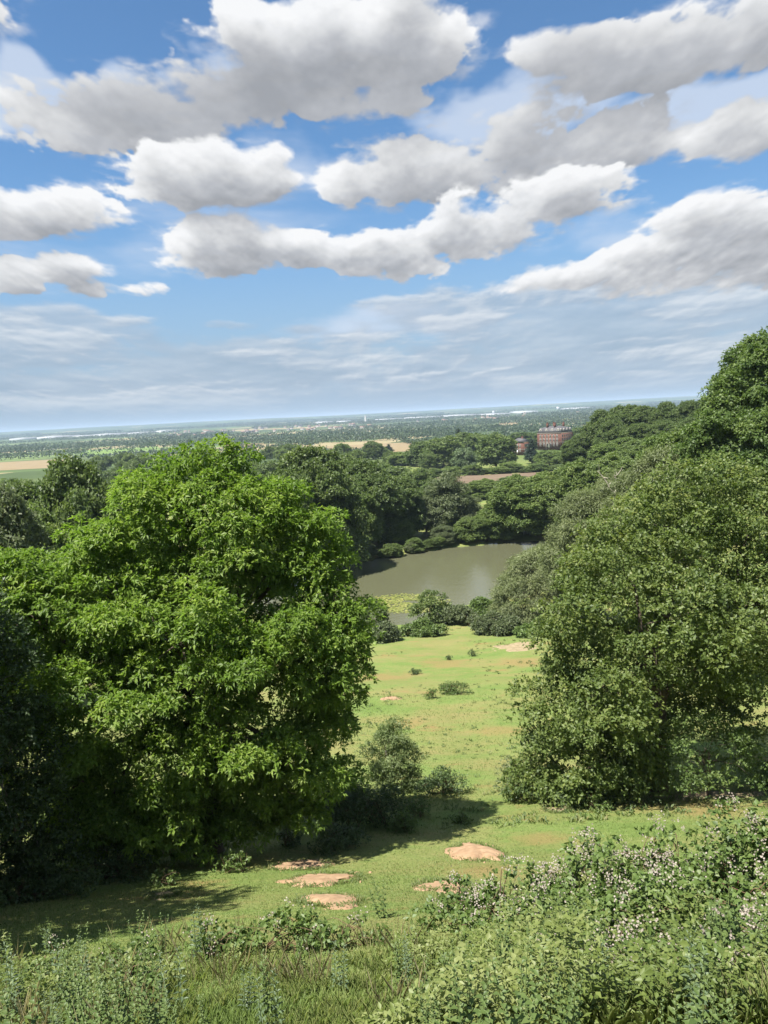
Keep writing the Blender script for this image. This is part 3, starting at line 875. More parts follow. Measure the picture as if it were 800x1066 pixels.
# ------------------------------------------------------------------ tree kinds, copied
def proto(name, rng, leaf, bark, puff_r, den, twigs, k, L, W, shape='dome', h=20., w=16., r0=.45, style='broad', per=0):
    lobes = []
    if shape == 'dome':
        n_ = 22
        for q in range(n_):
            zz = 1 - 1.72 * (q + .5) / n_; zz += rng.uniform(-.13, .13); zz = min(zz, .97); a = q * 2.4 + rng.uniform(-.6, .6); rr = math.sqrt(1 - zz * zz) if zz > 0 else 1 - .12 * zz * zz
            sz = rng.uniform(.75, 1.25)
            lobes.append((np.array([math.cos(a) * w * .34 * rr, math.sin(a) * w * .34 * rr, h * (.455 + .41 * zz)]) * [1, 1, rng.uniform(.95, 1.06)], np.array([w * .17, w * .17, h * .125]) * sz))
        lobes.append((np.array([0, 0, h * .48]), np.array([w * .33, w * .33, h * .36])))
    elif shape == 'tall':
        for q in range(12):
            f = q / 11; a = q * 2.4
            rr = w * .5 * (1 - .55 * f) * .55
            lobes.append((np.array([math.cos(a) * rr, math.sin(a) * rr, h * (.22 + .66 * f)]), np.array([w * .25, w * .25, h * .13]) * (1.15 - .45 * f) * rng.uniform(.85, 1.2)))
    elif shape == 'cone':
        for q in range(14):
            f = q / 13; a = q * 2.4
            rr = w * .28 * (1 - f)
            lobes.append((np.array([math.cos(a) * rr, math.sin(a) * rr, h * (.12 + .8 * f)]), np.array([w * .3 * (1.05 - f), w * .3 * (1.05 - f), h * .09]) * rng.uniform(.85, 1.2) + .25))
    if per: lobes = boughs(rng, lobes, per, .42, .8)
    cg, PC, PL, C = crown_geo(rng, lobes, puff_r, den, twigs, k, L, W, style, round_=True)
    cm = cg.mesh('crown', M[leaf])
    tm = skeleton(rng, np.zeros(3), np.array([0, 0, h * .6]), r0, C, PC, PL, branch=.1, sides=6).mesh('trunk', M[bark], True)
    return dict(name=name, crown=cm, trunk=tm, h=h, w=w)


rp = np.random.default_rng(200)
# close kinds (shore, 100 to 250 m) and far kinds (beyond)
PR = {}
for v in range(3):
    PR['broad%d' % v] = proto('broadleaf_tree', rp, 'broad', 'bark', .85, .62, 20, 5, .5, .34)
    PR['dark%d' % v] = proto('oak_tree', rp, 'darkbroad', 'bark', .85, .62, 20, 5, .5, .34)
for v in range(2):
    PR['grey%d' % v] = proto('willow_tree', rp, 'grey', 'greybark', 1.0, .38, 18, 5, .6, .24, style='weep', shape='tall', w=13)
    PR['fbroad%d' % v] = proto('broadleaf_tree', rp, 'broad', 'bark', 1.5, .22, 10, 4, 1.0, .7)
    PR['fdark%d' % v] = proto('broadleaf_tree', rp, 'darkbroad', 'bark', 1.5, .22, 10, 4, 1.0, .7)
PR['gdome'] = proto('sallow_tree', rp, 'grey', 'greybark', .85, .62, 20, 5, .5, .3)
PR['cone'] = proto('conifer_tree', rp, 'conifer', 'bark', 1.0, .4, 10, 4, .9, .45, 'cone', 20, 9, .35)
PR['copper'] = proto('copper_beech_tree', rp, 'copper', 'bark', 1.4, .24, 12, 4, .9, .6, 'tall', 20, 12, .4)
PR['pale'] = proto('pale_tree', rp, 'palegreen', 'bark', 1.2, .3, 12, 4, .8, .5, 'dome', 20, 16, .4)


def place(kind, px, Y, top, w, label, group=None, rz=None, name=None):
    pr = PR[kind]
    x = px_x(px, Y); z = g1(x, Y); s = mpp(Y, z)
    tz = at(px, top, Y)[2]
    h = max(tz - z, 2.0)
    o = empty(name or pr['name'], (x, Y, z), label, 'tree', group, rz if rz is not None else rp.uniform(0, 6.28))
    sx = w * s / pr['w'] / 1.12; o.scale = (sx, sx, h / pr['h'] / 1.07)
    link('trunk', pr['trunk'], o); link('crown', pr['crown'], o)
    return o


# left, behind the chestnut
place('gdome', 8, 62, 484, 150, 'grey green tree at the left edge behind the chestnut')
place('broad0', 52, 78, 512, 130, 'mid green tree between the grey green tree and the chestnut on the left')
place('dark0', 98, 96, 469, 125, 'dark green dome of an oak behind the left shoulder of the chestnut')
place('dark1', 30, 105, 490, 110, 'dark tree further back behind the grey tree at the left edge')
place('broad1', 150, 110, 500, 100, 'tree mostly hidden behind the left slope of the chestnut crown')
place('gdome', -40, 58, 512, 140, 'grey green tree cut by the left edge of the view')
# dark oaks left of the pond
place('dark2', 334, 150, 457, 104, 'large dark domed oak left of the pond with the highest top in its group')
place('dark1', 300, 138, 480, 84, 'dark oak just right of the chestnut top')
place('dark0', 384, 176, 476, 84, 'dark oak on the far left shore with its foot in the water')
place('broad2', 372, 168, 500, 60, 'lower dark tree in front of the domed oak at the left shore', name='oak_tree')
place('dark1', 414, 182, 492, 66, 'dark oak on the far shore left of the grey willows')
place('dark2', 356, 185, 470, 80, 'dark oak behind the left shore oaks')
place('broad0', 410, 176, 535, 50, 'low bushy tree overhanging the far left shore')
# grey willows, far shore
place('grey1', 466, 186, 486, 62, 'tall grey willow in the middle of the far shore')
place('grey0', 444, 184, 512, 46, 'smaller grey willow left of the tall one on the far shore')
place('grey1', 488, 190, 512, 48, 'grey green willow right of the tall one on the far shore')
place('broad1', 474, 184, 535, 50, 'low tree with foliage to the water below the tall willow')
# bright dense trees, far right shore
place('broad1', 540, 176.5, 490, 78, 'dense green tree at the far right shore left of its neighbours')
place('broad0', 578, 175, 480, 80, 'dense green tree in the middle of the far right shore')
place('broad2', 612, 168, 478, 76, 'dense green tree at the far right shore beside the birches')
place('broad1', 640, 165, 468, 80, 'green tree behind the dead branches of the big willow')
place('broad0', 520, 176.5, 520, 50, 'lower green tree at the waterside left of the dense green trees')
place('dark1', 668, 190, 455, 80, 'darker tree behind the birches on the right')
place('broad2', 705, 150, 452, 90, 'green tree between the birches and the spur wood')
place('broad0', 650, 240, 452, 70, 'green tree on the slope below the spur wood')
place('broad1', 735, 175, 440, 80, 'green tree left of the tall lime below the spur wood')
for q in range(17):
    px = 376 + q * 10 + rp.uniform(-4, 4)
    yw = 583 - 20 * float(ss(372, 520, np.float64(px))) + 1
    Yb = at_z(px, yw, WATER_Z)[1] + rp.uniform(.5, 2.5)
    hb = rp.uniform(9, 24)
    place(('broad0', 'gdome', 'broad2', 'dark1')[q % 4], px, Yb, yw - hb, hb * rp.uniform(1.0, 1.5), 'low green waterside bush on the far shore of the pond', 'waterside bushes on the far shore', name='waterside_bush')
for px, Y, tp, w, kd, lb in ((504, 258, 497, 44, 'broad1', 'leafy tree just below the left end of the brown field'), (524, 270, 499, 40, 'dark0', 'dark tree just below the middle of the brown field'), (484, 262, 504, 40, 'broad2', 'leafy tree rising behind the grey willows towards the brown field')):
    place(kd, px, Y, tp, w, lb)
for px, Y, tp, w, kd in ((488, 174.6, 538, 34, 'broad2'), (507, 175, 530, 40, 'broad0'), (528, 175.4, 536, 34, 'broad1'), (462, 173.5, 545, 30, 'gdome')):
    place(kd, px, Y, tp, w, 'small leafy tree at the water edge under the far shore trees', 'small trees at the water edge of the far shore', name='waterside_tree')
# spur wood against the sky
for q, (px, Y, tp, w) in enumerate(((628, 300, 425, 44), (650, 290, 418, 46), (672, 285, 420, 44), (694, 278, 417, 44), (716, 270, 414, 44), (738, 262, 410, 46), (640, 270, 436, 44), (664, 262, 438, 44), (690, 255, 436, 44), (715, 245, 434, 46), (740, 235, 430, 46), (614, 305, 440, 34), (600, 300, 452, 34))):
    place(('dark0', 'dark1', 'dark2')[q % 3], px, Y, tp, w, 'dark tree in the wood on the right hand spur below the skyline', 'trees of the wood on the right hand spur', name='woodland_tree')
# park trees round the mansion, 380 to 700 m
place('pale', 484, 420, 464, 27, 'pale round tree standing alone at the edge of the brown field')
place('fdark0', 517, 440, 449, 46, 'tall dark tree left of the red lodge')
place('fdark1', 462, 480, 452, 44, 'dark park tree left of the pale round tree')
place('fdark0', 440, 500, 458, 34, 'dark park tree at the left end of the park')
place('fdark1', 490, 520, 448, 44, 'dark park tree behind the pale round tree')
place('cone', 405, 800, 462, 11, 'small dark conifer alone before the golden wheat field')
place('cone', 478, 560, 446, 16, 'dark pointed conifer rising over the park trees')
place('fbroad0', 420, 520, 470, 34, 'green park tree over the far shore oaks')
place('cone', 554, 470, 456, 18, 'dark conifer between the lodge and the mansion')
place('fbroad1', 572, 450, 468, 34, 'light green tree in front of the mansion')
place('fbroad0', 588, 440, 472, 28, 'bushy green tree in front of the right side of the mansion')
place('copper', 598, 460, 456, 17, 'very dark tree at the right corner of the mansion')
place('fbroad1', 618, 640, 448, 40, 'green tree right of the mansion')
place('fdark0', 606, 700, 444, 30, 'dark tree behind the right of the mansion')
place('fdark1', 545, 760, 449, 36, 'dark tree behind the lodge roof')
place('fdark0', 500, 700, 452, 40, 'dark tree in the park behind the tall one')
place('fbroad0', 532, 415, 480, 26, 'low tree in front of the lodge')
place('fbroad1', 560, 410, 482, 28, 'low tree left of the copper dark one')
place('fdark0', 605, 405, 474, 30, 'dark low tree right of the brown field')
for q, px in enumerate((452, 470, 492, 506, 520, 536, 550, 566, 582)):
    place(('fdark0', 'fbroad0', 'fdark1')[q % 3], px, 408 + (q % 2) * 5, 487 - (q % 3) * 2, 22, 'low bushy tree along the far edge of the brown field', 'trees along the far edge of the brown field', name='field_edge_tree')
for q, (px, Y, tp, w) in enumerate(((380, 300, 486, 50), (410, 330, 482, 44), (436, 300, 486, 40), (350, 330, 478, 50), (455, 280, 500, 34), (505, 285, 508, 30), (535, 300, 503, 30))):
    place('fdark%d' % (q % 2), px, Y, tp, w, 'dark tree of the wood behind the far shore', 'trees of the wood behind the far shore', name='woodland_tree')
for q in range(210):                                  # park and hedge trees seen above the near ones
    left = q % 3 != 0
    px = rp.uniform(-60, 330) if left else rp.uniform(330, 660); Y = rp.uniform(330, 760 if px < 100 else 960)
    if px < 95 and Y > 430: continue
    if not left and (455 < px < 610 and Y < 640 or px < 470 and Y > 640): continue
    x = px_x(px, Y); z = g1(x, Y); hh = rp.uniform(8, 13) if px < 100 else rp.uniform(9, 15)
    o = empty('parkland_tree', (x, Y, z), 'small far tree in the parkland between the near woods and the wheat', 'tree', 'far parkland trees', rp.uniform(0, 6))
    pr = PR[('fdark%d' if q % 5 else 'fbroad%d') % (q % 2)]; ww = rp.uniform(9, 16)
    o.scale = (ww / pr['w'], ww / pr['w'], hh / pr['h'])
    link('trunk', pr['trunk'], o); link('crown', pr['crown'], o)

# woods and hedgerows of the vale: one mass that nobody could count
rw = np.random.default_rng(300)
g = Geo()


def belt(x0, y0, x1, y1, wdt, h, dens=.05, clump=4.5):
    ln = math.hypot(x1 - x0, y1 - y0); n = int(ln * wdt * dens)
    if n < 4: n = 4
    t = rw.random(n); o = rw.normal(0, wdt / 2.5, n)
    nx_, ny_ = -(y1 - y0) / ln, (x1 - x0) / ln
    x = x0 + (x1 - x0) * t + nx_ * o; y = y0 + (y1 - y0) * t + ny_ * o
    top = h * (.45 + .75 * fbm(x / 22, y / 22, s=5, o=2))
    P = np.column_stack([x, y, gz(x, y) + top * rw.uniform(.15, 1, n)**.6 * .9])
    k_ = 3
    P = np.repeat(P, k_, 0) + rw.normal(0, clump * .4, (n * k_, 3)) * [1, 1, .45]
    g.leaves(P, unit(rdir(rw, n * k_) + [0, 0, .2]), unit(rdir(rw, n * k_) + [0, 0, .6]), clump * rw.uniform(.6, 1.3, n * k_), clump * .8, np.clip(rw.normal(.45, .2, n * k_), 0, 1))


def pbelt(p0, Y0, p1, Y1, wdt, h, dens=.05, clump=4.5):
    belt(px_x(p0, Y0), Y0, px_x(p1, Y1), Y1, wdt, h, dens, clump)


pbelt(-60, 1480, 90, 1560, 40, 15, .05, 4); pbelt(300, 1560, 480, 1500, 50, 14, .05, 4); pbelt(330, 1900, 520, 1800, 60, 15)
pbelt(70, 1330, 200, 1420, 20, 11, .08, 4); pbelt(160, 1250, 330, 1380, 30, 12, .06, 4); pbelt(430, 1000, 560, 980, 60, 14, .05, 4)
pbelt(470, 1250, 700, 1200, 80, 15, .03, 4.5); pbelt(520, 1500, 700, 1450, 40, 12, .05, 4); pbelt(330, 985, 400, 990, 16, 8, .12, 3.2)
pbelt(150, 1950, 330, 1980, 60, 14); pbelt(-60, 1950, 140, 2050, 50, 13); pbelt(540, 2080, 800, 2000, 60, 13); pbelt(200, 1100, 340, 1040, 25, 10, .08, 3.6)
pbelt(420, 1380, 470, 1010, 16, 9, .1, 3.5)
for q in range(120):
    Y = 1600 * (9000 / 1700)**rw.random(); px = rw.uniform(-80, 800); ln = rw.uniform(30, 170)
    pbelt(px, Y, px + ln, Y * rw.uniform(.93, 1.07), rw.uniform(20, 90) * (Y / 2500)**.5, rw.uniform(9, 15), .02 * (2500 / Y)**.8, 5 * (Y / 2200)**.6)
tag(g.build('vale_woodland', M['vale']), 'dark hedgerows and woods striping the wide vale up to the skyline', kind='stuff')

# ------------------------------------------------------------------ buildings
def wall_windows(root, O, U, nrm, width, rows, bays, ww, margin=1.6, stone=True):
    """Sash windows set on one face. O = lower left corner, U = along, nrm = outward."""
    U = np.array(U); nrm = np.array(nrm)
    for (zc, hh) in rows:
        for b in range(bays):
            c = O + U * (margin + (width - 2 * margin) * (b + .5) / bays) + np.array([0, 0, zc])
            def slab(g, w, h, d0, d1, dz=0):
                pts = []
                for dd in (d0, d1):
                    for sx, sz in ((-1, -1), (1, -1), (1, 1), (-1, 1)):
                        pts.append(c + U * sx * w / 2 + np.array([0, 0, sz * h / 2 + dz]) + nrm * dd)
                g.add(pts, quads=[[0, 1, 2, 3], [7, 6, 5, 4], [0, 4, 5, 1], [1, 5, 6, 2], [2, 6, 7, 3], [3, 7, 4, 0]])
            g = Geo(); slab(g, ww + .45, .2, .003, .22, -hh / 2 - .1)
            for sx in (-1, 1):
                for zz in (0,):
                    pass
            # frame: four bars and a cross of glazing bars
            def bar(u0, u1, z0, z1, d0, d1):
                pts = []
                for dd in (d0, d1):
                    for uu, zz in ((u0, z0), (u1, z0), (u1, z1), (u0, z1)):
                        pts.append(c + U * uu + np.array([0, 0, zz]) + nrm * dd)
                g.add(pts, quads=[[0, 1, 2, 3], [7, 6, 5, 4], [0, 4, 5, 1], [1, 5, 6, 2], [2, 6, 7, 3], [3, 7, 4, 0]])
            w2, h2 = ww / 2, hh / 2
            bar(-w2 - .16, -w2, -h2, h2, .003, .16); bar(w2, w2 + .16, -h2, h2, .003, .16)
            bar(-w2 - .16, w2 + .16, h2, h2 + .3, .003, .18)
            bar(-w2, w2, -.06, .06, .02, .12); bar(-.04, .04, -h2, -.06, .02, .11); bar(-.04, .04, .06, h2, .02, .11)
            f = g.build('window', M['sash'], root)
            gp = Geo(); slab(gp, ww - .02, hh - .02, .004, .05); gp.build('pane', M['glass'], f)


def block(root, w, d, h, roof_h, mat='brick', mansard=True, windows=None, ww=1.2, over=.5, bays=(5, 5)):
    g = Geo(); g.box((0, 0, -2), (w, d, h)); g.build('wall', M[mat], root)
    g = Geo(); g.box((-.25, -.25, h + .003), (w + .25, d + .25, h + .55)); g.box((-.12, -.12, h * .36), (w + .12, d + .12, h * .36 + .3)); g.build('cornice', M['stone'], root)
    g = Geo(); z0 = h + .553
    if mansard:
        i1 = min(w, d) * .09; z1 = z0 + roof_h * .72; i2 = min(w, d) * .35; z2 = z0 + roof_h
        rings = [(-.1, z0), (i1, z1), (i2, z2)]
    else:
        rings = [(-over, z0), (min(w, d) * .42, z0 + roof_h)]
    V = []
    for ins, z in rings:
        V += [[ins, ins, z], [w - ins, ins, z], [w - ins, d - ins, z], [ins, d - ins, z]]
    q = [[3, 2, 1, 0]]
    for r in range(len(rings) - 1):
        for a in range(4):
            b = (a + 1) % 4; q.append([r * 4 + a, r * 4 + b, r * 4 + 4 + b, r * 4 + 4 + a])
    n_ = len(V); q.append([n_ - 4, n_ - 3, n_ - 2, n_ - 1])
    g.add(V, quads=q)
    roof = g.build('roof', M['slate'], root)
    if windows:
        for O, U, nn, wd, bb in (((0, 0, 0), (1, 0, 0), (0, -1, 0), w, bays[0]), ((0, d, 0), (0, -1, 0), (-1, 0, 0), d, bays[1]), ((w, 0, 0), (0, 1, 0), (1, 0, 0), d, bays[1])):
            wall_windows(root, np.array(O, float), U, nn, wd, windows, bb, ww)
    return roof


def chimney(roof, x, y, z0, h, w=2.0, d=.9):
    g = Geo(); g.box((x, y, z0), (x + w, y + d, z0 + h)); g.box((x - .12, y - .12, z0 + h + .003), (x + w + .12, y + d + .12, z0 + h + .3))
    for k_ in range(3):
        g.tube([(x + w * (k_ + .5) / 3, y + d / 2, z0 + h + .3), (x + w * (k_ + .5) / 3, y + d / 2, z0 + h + .85)], .16, 8)
    g.build('chimney', M['brick'], roof)


def dormer(roof, c, U, nrm, z):
    U = np.array(U, float); nrm = np.array(nrm, float); c = np.array(c, float)
    g = Geo()
    def bx(u0, u1, z0, z1, d0, d1):
        pts = []
        for dd in (d0, d1):
            for uu, zz in ((u0, z0), (u1, z0), (u1, z1), (u0, z1)):
                pts.append(c + U * uu + np.array([0, 0, z + zz]) + nrm * dd)
        g.add(pts, quads=[[0, 1, 2, 3], [7, 6, 5, 4], [0, 4, 5, 1], [1, 5, 6, 2], [2, 6, 7, 3], [3, 7, 4, 0]])
    bx(-.95, -.55, 0, 1.9, -1.8, .1); bx(.55, .95, 0, 1.9, -1.8, .1); bx(-.55, .55, 0, .2, -1.8, .1); bx(-.55, .55, 1.7, 1.9, -1.8, .1)
    bx(-.04, .04, .2, 1.7, -.05, .06)
    pts = [c + U * u + np.array([0, 0, z + zz]) + nrm * dd for dd in (-2.0, .2) for u, zz in ((-1.1, 1.903), (1.1, 1.903), (0, 2.6))]
    g.add(pts, quads=[[0, 1, 4, 3], [1, 2, 5, 4], [2, 0, 3, 5]], tris=[[0, 2, 1], [3, 4, 5]])
    bx(-.55, .55, .2, 1.7, -.6, -.55)
    g.build('dormer', M['sash'], roof)


HY = 600.0
hx = px_x(584, HY); hz = g1(hx, HY)
hz += 2.5
house = empty('country_house', (hx, HY, hz), 'large red brick mansion with slate mansard roof and white dormers among the park trees', 'country house', rz=R(45))
# local frame: the near corner is the origin; +x runs right and away, +y runs left and away
roof = block(house, 19, 22, 11.2, 5.2, windows=[(2.4, 2.3), (6.0, 2.3), (9.2, 1.7)], ww=1.25, bays=(5, 6))
for j in range(4): dormer(roof, (.75, 22 * (j + .5) / 4, 0), (0, -1, 0), (-1, 0, 0), 12.6)
for j in range(4): dormer(roof, (19 * (j + .5) / 4, .75, 0), (1, 0, 0), (0, -1, 0), 12.6)
for (x, y) in ((3, 7), (3, 14), (13, 5), (13, 14)): chimney(roof, x, y, 15.4, 4.0)
gd = Geo(); gd.box((-.14, 10.1, 0), (-.004, 12, 2.9)); gd.build('door', M['white'], house)
gd = Geo(); gd.box((-2.2, 9.4, 3.2), (-.15, 12.7, 3.5)); gd.box((-2.1, 9.5, -2), (-1.8, 9.8, 3.197)); gd.box((-2.1, 12.3, -2), (-1.8, 12.6, 3.197)); gd.build('porch', M['stone'], house)
gw = Geo(); gw.box((19.003, 4, -2), (27, 20, 7)); gw.build('side_wing', M['brick'], house)
gw = Geo(); gw.add([[18.9, 3.6, 7.003], [27.4, 3.6, 7.003], [27.4, 20.4, 7.003], [18.9, 20.4, 7.003], [20.5, 8, 10], [25, 8, 10], [25, 16, 10], [20.5, 16, 10]],
                   quads=[[3, 2, 1, 0], [0, 1, 5, 4], [1, 2, 6, 5], [2, 3, 7, 6], [3, 0, 4, 7], [4, 5, 6, 7]]); gw.build('wing_roof', M['slate'], house)
LY = 560.0
lx = px_x(545, LY)
lodge = empty('lodge', (lx, LY, g1(lx, LY) + 1.5), 'smaller red brick building with low grey hipped roof left of the mansion', 'house', rz=R(40))
rf = block(lodge, 8, 11, 8.0, 2.8, mansard=False, windows=[(2.2, 1.9), (5.8, 1.8)], ww=1.1, bays=(3, 3))
chimney(rf, 3, 3, 9.6, 2.6, 1.5)
gd = Geo(); gd.box((-.13, 4.9, 0), (-.004, 6.1, 2.4)); gd.build('door', M['white'], lodge)


def shed(px, Y, w, d, h, label, group, wall='cladding', roofm='leadroof', name='warehouse', rz=0, z=None):
    x = px_x(px, Y)
    o = empty(name, (x, Y, g1(x, Y) if z is None else z), label, 'warehouse' if name == 'warehouse' else 'house', group, rz)
    g = Geo(); g.box((-w / 2, -d / 2, -6), (w / 2, d / 2, h)); g.build('wall', M[wall], o)
    rh = h * (.18 if name == 'warehouse' else .75)
    V = [[-w / 2 - .4, -d / 2 - .4, h + .01], [w / 2 + .4, -d / 2 - .4, h + .01], [w / 2 + .4, d / 2 + .4, h + .01], [-w / 2 - .4, d / 2 + .4, h + .01], [-w / 2 - .4, 0, h + rh], [w / 2 + .4, 0, h + rh]]
    g = Geo(); g.add(V, quads=[[3, 2, 1, 0], [0, 1, 5, 4], [2, 3, 4, 5]], tris=[[1, 2, 5], [3, 0, 4]]); g.build('roof', M[roofm], o)
    return o


for q, (px, Y, w, d) in enumerate(((30, 5200, 120, 300), (62, 5100, 160, 320), (92, 5000, 150, 300), (118, 4950, 190, 380), (150, 5000, 120, 320), (175, 5200, 90, 260))):
    shed(px, Y, w, d, 12 + q % 2 * 3, 'long white roofed warehouse in the row far off on the left', 'white warehouses far left in the vale')
for q, (px, Y, w, d) in enumerate(((405, 5600, 200, 500), (440, 5500, 260, 520), (478, 5500, 240, 480), (512, 5600, 200, 480), (545, 5900, 150, 400), (338, 5400, 110, 240), (358, 5700, 100, 240), (600, 6500, 200, 300))):
    shed(px, Y, w, d, 12 + q % 3 * 2, 'long pale grey warehouse in the row far off beyond the wheat', 'pale warehouses in the middle of the vale')
rh_ = np.random.default_rng(310)
for q in range(100):
    px = rh_.choice([rh_.normal(350, 30), rh_.normal(525, 35), rh_.normal(250, 40)]); Y = rh_.uniform(3000, 4600)
    shed(px, Y, rh_.uniform(10, 22), rh_.uniform(9, 14), rh_.uniform(5, 7.5), 'tiny pale far off house of the villages in the vale', 'far houses of the villages in the vale', 'render', 'tile' if q % 3 else 'slate', 'village_house', rh_.uniform(-.6, .6))
tx_ = px_x(381, 4800); tz_ = g1(tx_, 4800)
gt = Geo(); gt.tube([(0, 0, -5), (0, 0, 20), (0, 0, 46)], [7.5, 6, 5], 16); gt.tube([(0, 0, 46), (0, 0, 49)], [6, 6], 16)
tw = gt.build('chimney_tower', M['concrete']); tw.location = (tx_, 4800, tz_)
tag(tw, 'pale concrete chimney tower standing far off above the warehouses', 'tower')
gt = Geo(); gt.box((-9, -7, -5), (9, 7, 27)); gt.box((-9.5, -7.5, 27.02), (9.5, 7.5, 28.5))
x_ = px_x(514, 6200); tw = gt.build('tower_block', M['cladding']); tw.location = (x_, 6200, g1(x_, 6200)); tag(tw, 'small white far tower block left of the skyline centre', 'tower')
gt = Geo(); gt.box((-11, -8, -5), (11, 8, 25)); gt.box((-5, -4, 25.02), (5, 4, 28))
x_ = px_x(581, 6800); tw = gt.build('tower_block', M['cladding']); tw.location = (x_, 6800, g1(x_, 6800)); tag(tw, 'small white far tower block on the skyline above the mansion', 'tower')

# ------------------------------------------------------------------ foreground
# the flowering bramble thicket at the right, mound by mound
TH = [  # x, Y, radius, height, flowers, label
    (5.9, 10.2, 1.5, 2.45, 105, 'tall flowering bramble mound just inside the right edge of the thicket'),
    (6.9, 10.4, 1.4, 2.5, 80, 'flowering bramble mound cut by the right edge of the view'),
    (4.4, 10.9, 1.4, 2.1, 120, 'flowering bramble mound on the crest of the thicket right of its middle'),
    (5.3, 10.8, 1.3, 2.2, 110, 'flowering bramble mound on the crest between its two tall right hand neighbours'),
    (3.1, 11.4, 1.3, 1.75, 120, 'flowering bramble mound on the crest in the middle of the thicket'),
    (1.9, 11.7, 1.15, 1.25, 90, 'flowering bramble mound left of the middle of the thicket'),
    (1.0, 11.9, 1.0, .8, 50, 'low bramble mound at the left tip of the thicket'),
    (4.9, 8.9, 1.3, 1.5, 66, 'bramble mound with pale flowers in front of the tallest mound'),
    (3.5, 9.5, 1.3, 1.3, 90, 'bramble mound in the front middle of the thicket'),
    (2.2, 10.0, 1.1, 1.0, 60, 'bramble mound in front at the left of the thicket'),
    (1.3, 10.3, .8, .55, 8, 'small bramble mound low at the left front of the thicket'),
    (3.9, 7.3, .9, .85, 70, 'near bramble spray at the lower right corner'),
    (2.5, 7.6, .8, .7, 60, 'near bramble spray with white flowers at the bottom middle right'),
    (1.5, 8.0, .7, .5, 16, 'near low bramble spray left of the white flowered one'),
    (3.1, 6.4, .7, .7, 30, 'nearest bramble spray at the bottom edge on the right')]
for q, (x, y_, r, h, fl, lb) in enumerate(TH):
    mound('bramble_bush', np.array([x, y_, g1(x, y_)]), r, h, np.random.default_rng(400 + q), lb, 'bramble', fl, 'flowering bramble thicket at the right', 1.25, .092, .07, r * .8)
TL = [(-1.1, 11.0, .8, .55, 6, 'right end of the low bramble bank in the left foreground'), (-2.0, 11.0, .95, .72, 10, 'bramble in the low bank right of its middle in the left foreground'),
      (-3.2, 11.0, .9, .65, 8, 'bramble in the middle of the low bank in the left foreground'), (-4.4, 10.6, .9, .55, 6, 'bramble left of the middle of the low bank in the left foreground'),
      (-5.6, 10.6, .8, .5, 4, 'left end of the low bramble bank at the left edge'), (-3.4, 8.3, .8, .4, 3, 'flat bramble patch near the bottom left')]
for q, (x, y_, r, h, fl, lb) in enumerate(TL):
    mound('bramble_bush', np.array([x, y_, g1(x, y_)]), r, h, np.random.default_rng(430 + q), lb, 'bramble', fl, 'low bramble bank in the left foreground', 1.2, .085, .065, r * .7)


def herb_mesh(rng, h, pairs, L, W, leafm, spread=.9, lean=.12, stems=1, flower=False):
    gs, gl = Geo(), Geo()
    for s_ in range(stems):
        o = np.array([rng.normal(0, .05), rng.normal(0, .05), 0]) if stems > 1 else np.zeros(3)
        hh = h * rng.uniform(.7, 1.05); tip = o + np.array([rng.normal(0, lean) * hh, rng.normal(0, lean) * hh, hh])
        t = np.linspace(0, 1, 7)[:, None]; pts = o * (1 - t) + tip * t + np.sin(t * 3.1) * rng.normal(0, .03, (1, 3))
        pts[0, 2] -= .05
        gs.tube(pts, np.linspace(.007, .003, 7), 5)
        for j in range(pairs):
            f = .12 + .88 * j / (pairs - 1); c = o * (1 - f) + tip * f; a0 = j * 1.57 + rng.uniform(-.3, .3)
            for sgn in (0, math.pi):
                th = a0 + sgn; D = np.array([[math.cos(th) * spread, math.sin(th) * spread, .25 + .5 * f]])
                sc = (1.1 - .65 * f) * rng.uniform(.8, 1.2)
                gl.leaves(c[None], D, np.array([[-math.cos(th) * .3, -math.sin(th) * .3, 1]]), L * sc, W * sc, np.clip(rng.normal(.5, .2, 1), 0, 1), droop=.3)
    return gs.mesh('stem', M['stalk']), gl.mesh('leaves', M[leafm])


rh = np.random.default_rng(500)
NET = [herb_mesh(rh, 1.0, 13, .13, .07, 'nettle', stems=3) for _ in range(4)]
THI = [herb_mesh(rh, 1.0, 18, .15, .04, 'thistle', stems=2, lean=.06) for _ in range(2)]


def herb(name, meshes, x, y_, h, label, group=None):
    o = empty(name, (x, y_, g1(x, y_)), label, 'plant', group, rh.uniform(0, 6.28)); o.scale = (h * .95, h * .95, h)
    st, lv = meshes[rh.integers(0, len(meshes))]
    link('stem', st, o); link('leaves', lv, o)
    return o


def px_herb(name, meshes, px, py, h, label, group=None):
    p = at_ground(px, py); return herb(name, meshes, p[0], p[1], h, label, group)


px_herb('thistle', THI, 205, 1000, .95, 'tall blue green thistle rising from the low bramble bank')
px_herb('thistle', THI, 22, 1062, 1.0, 'blue green thistle in the bottom left corner')
px_herb('thistle', THI, 66, 1040, 1.05, 'tall thistle near the left edge among the weeds')
px_herb('nettle', NET, 398, 955, .95, 'single dark upright nettle on the grass left of the thicket')
px_herb('nettle', NET, 316, 975, .75, 'upright nettle standing on the middle of the low bank')
px_herb('nettle', NET, 107, 958, .5, 'small thin nettle at the shade edge left of the bank')
for q in range(100):
    px = rh.uniform(-10, 800); py = rh.uniform(1010, 1120)
    if 190 < px < 440 and q % 5: continue
    p = at_ground(px, py)
    herb('nettle', NET, p[0], p[1], rh.uniform(.4, .85), 'green nettle among the rank weeds along the bottom of the view', 'nettles among the foreground weeds')
for q in range(16):
    p = at_ground(rh.uniform(-10, 190), rh.uniform(990, 1060))
    herb('nettle', NET, p[0], p[1], rh.uniform(.4, .8), 'green nettle in the weedy left foreground', 'nettles in the left foreground')
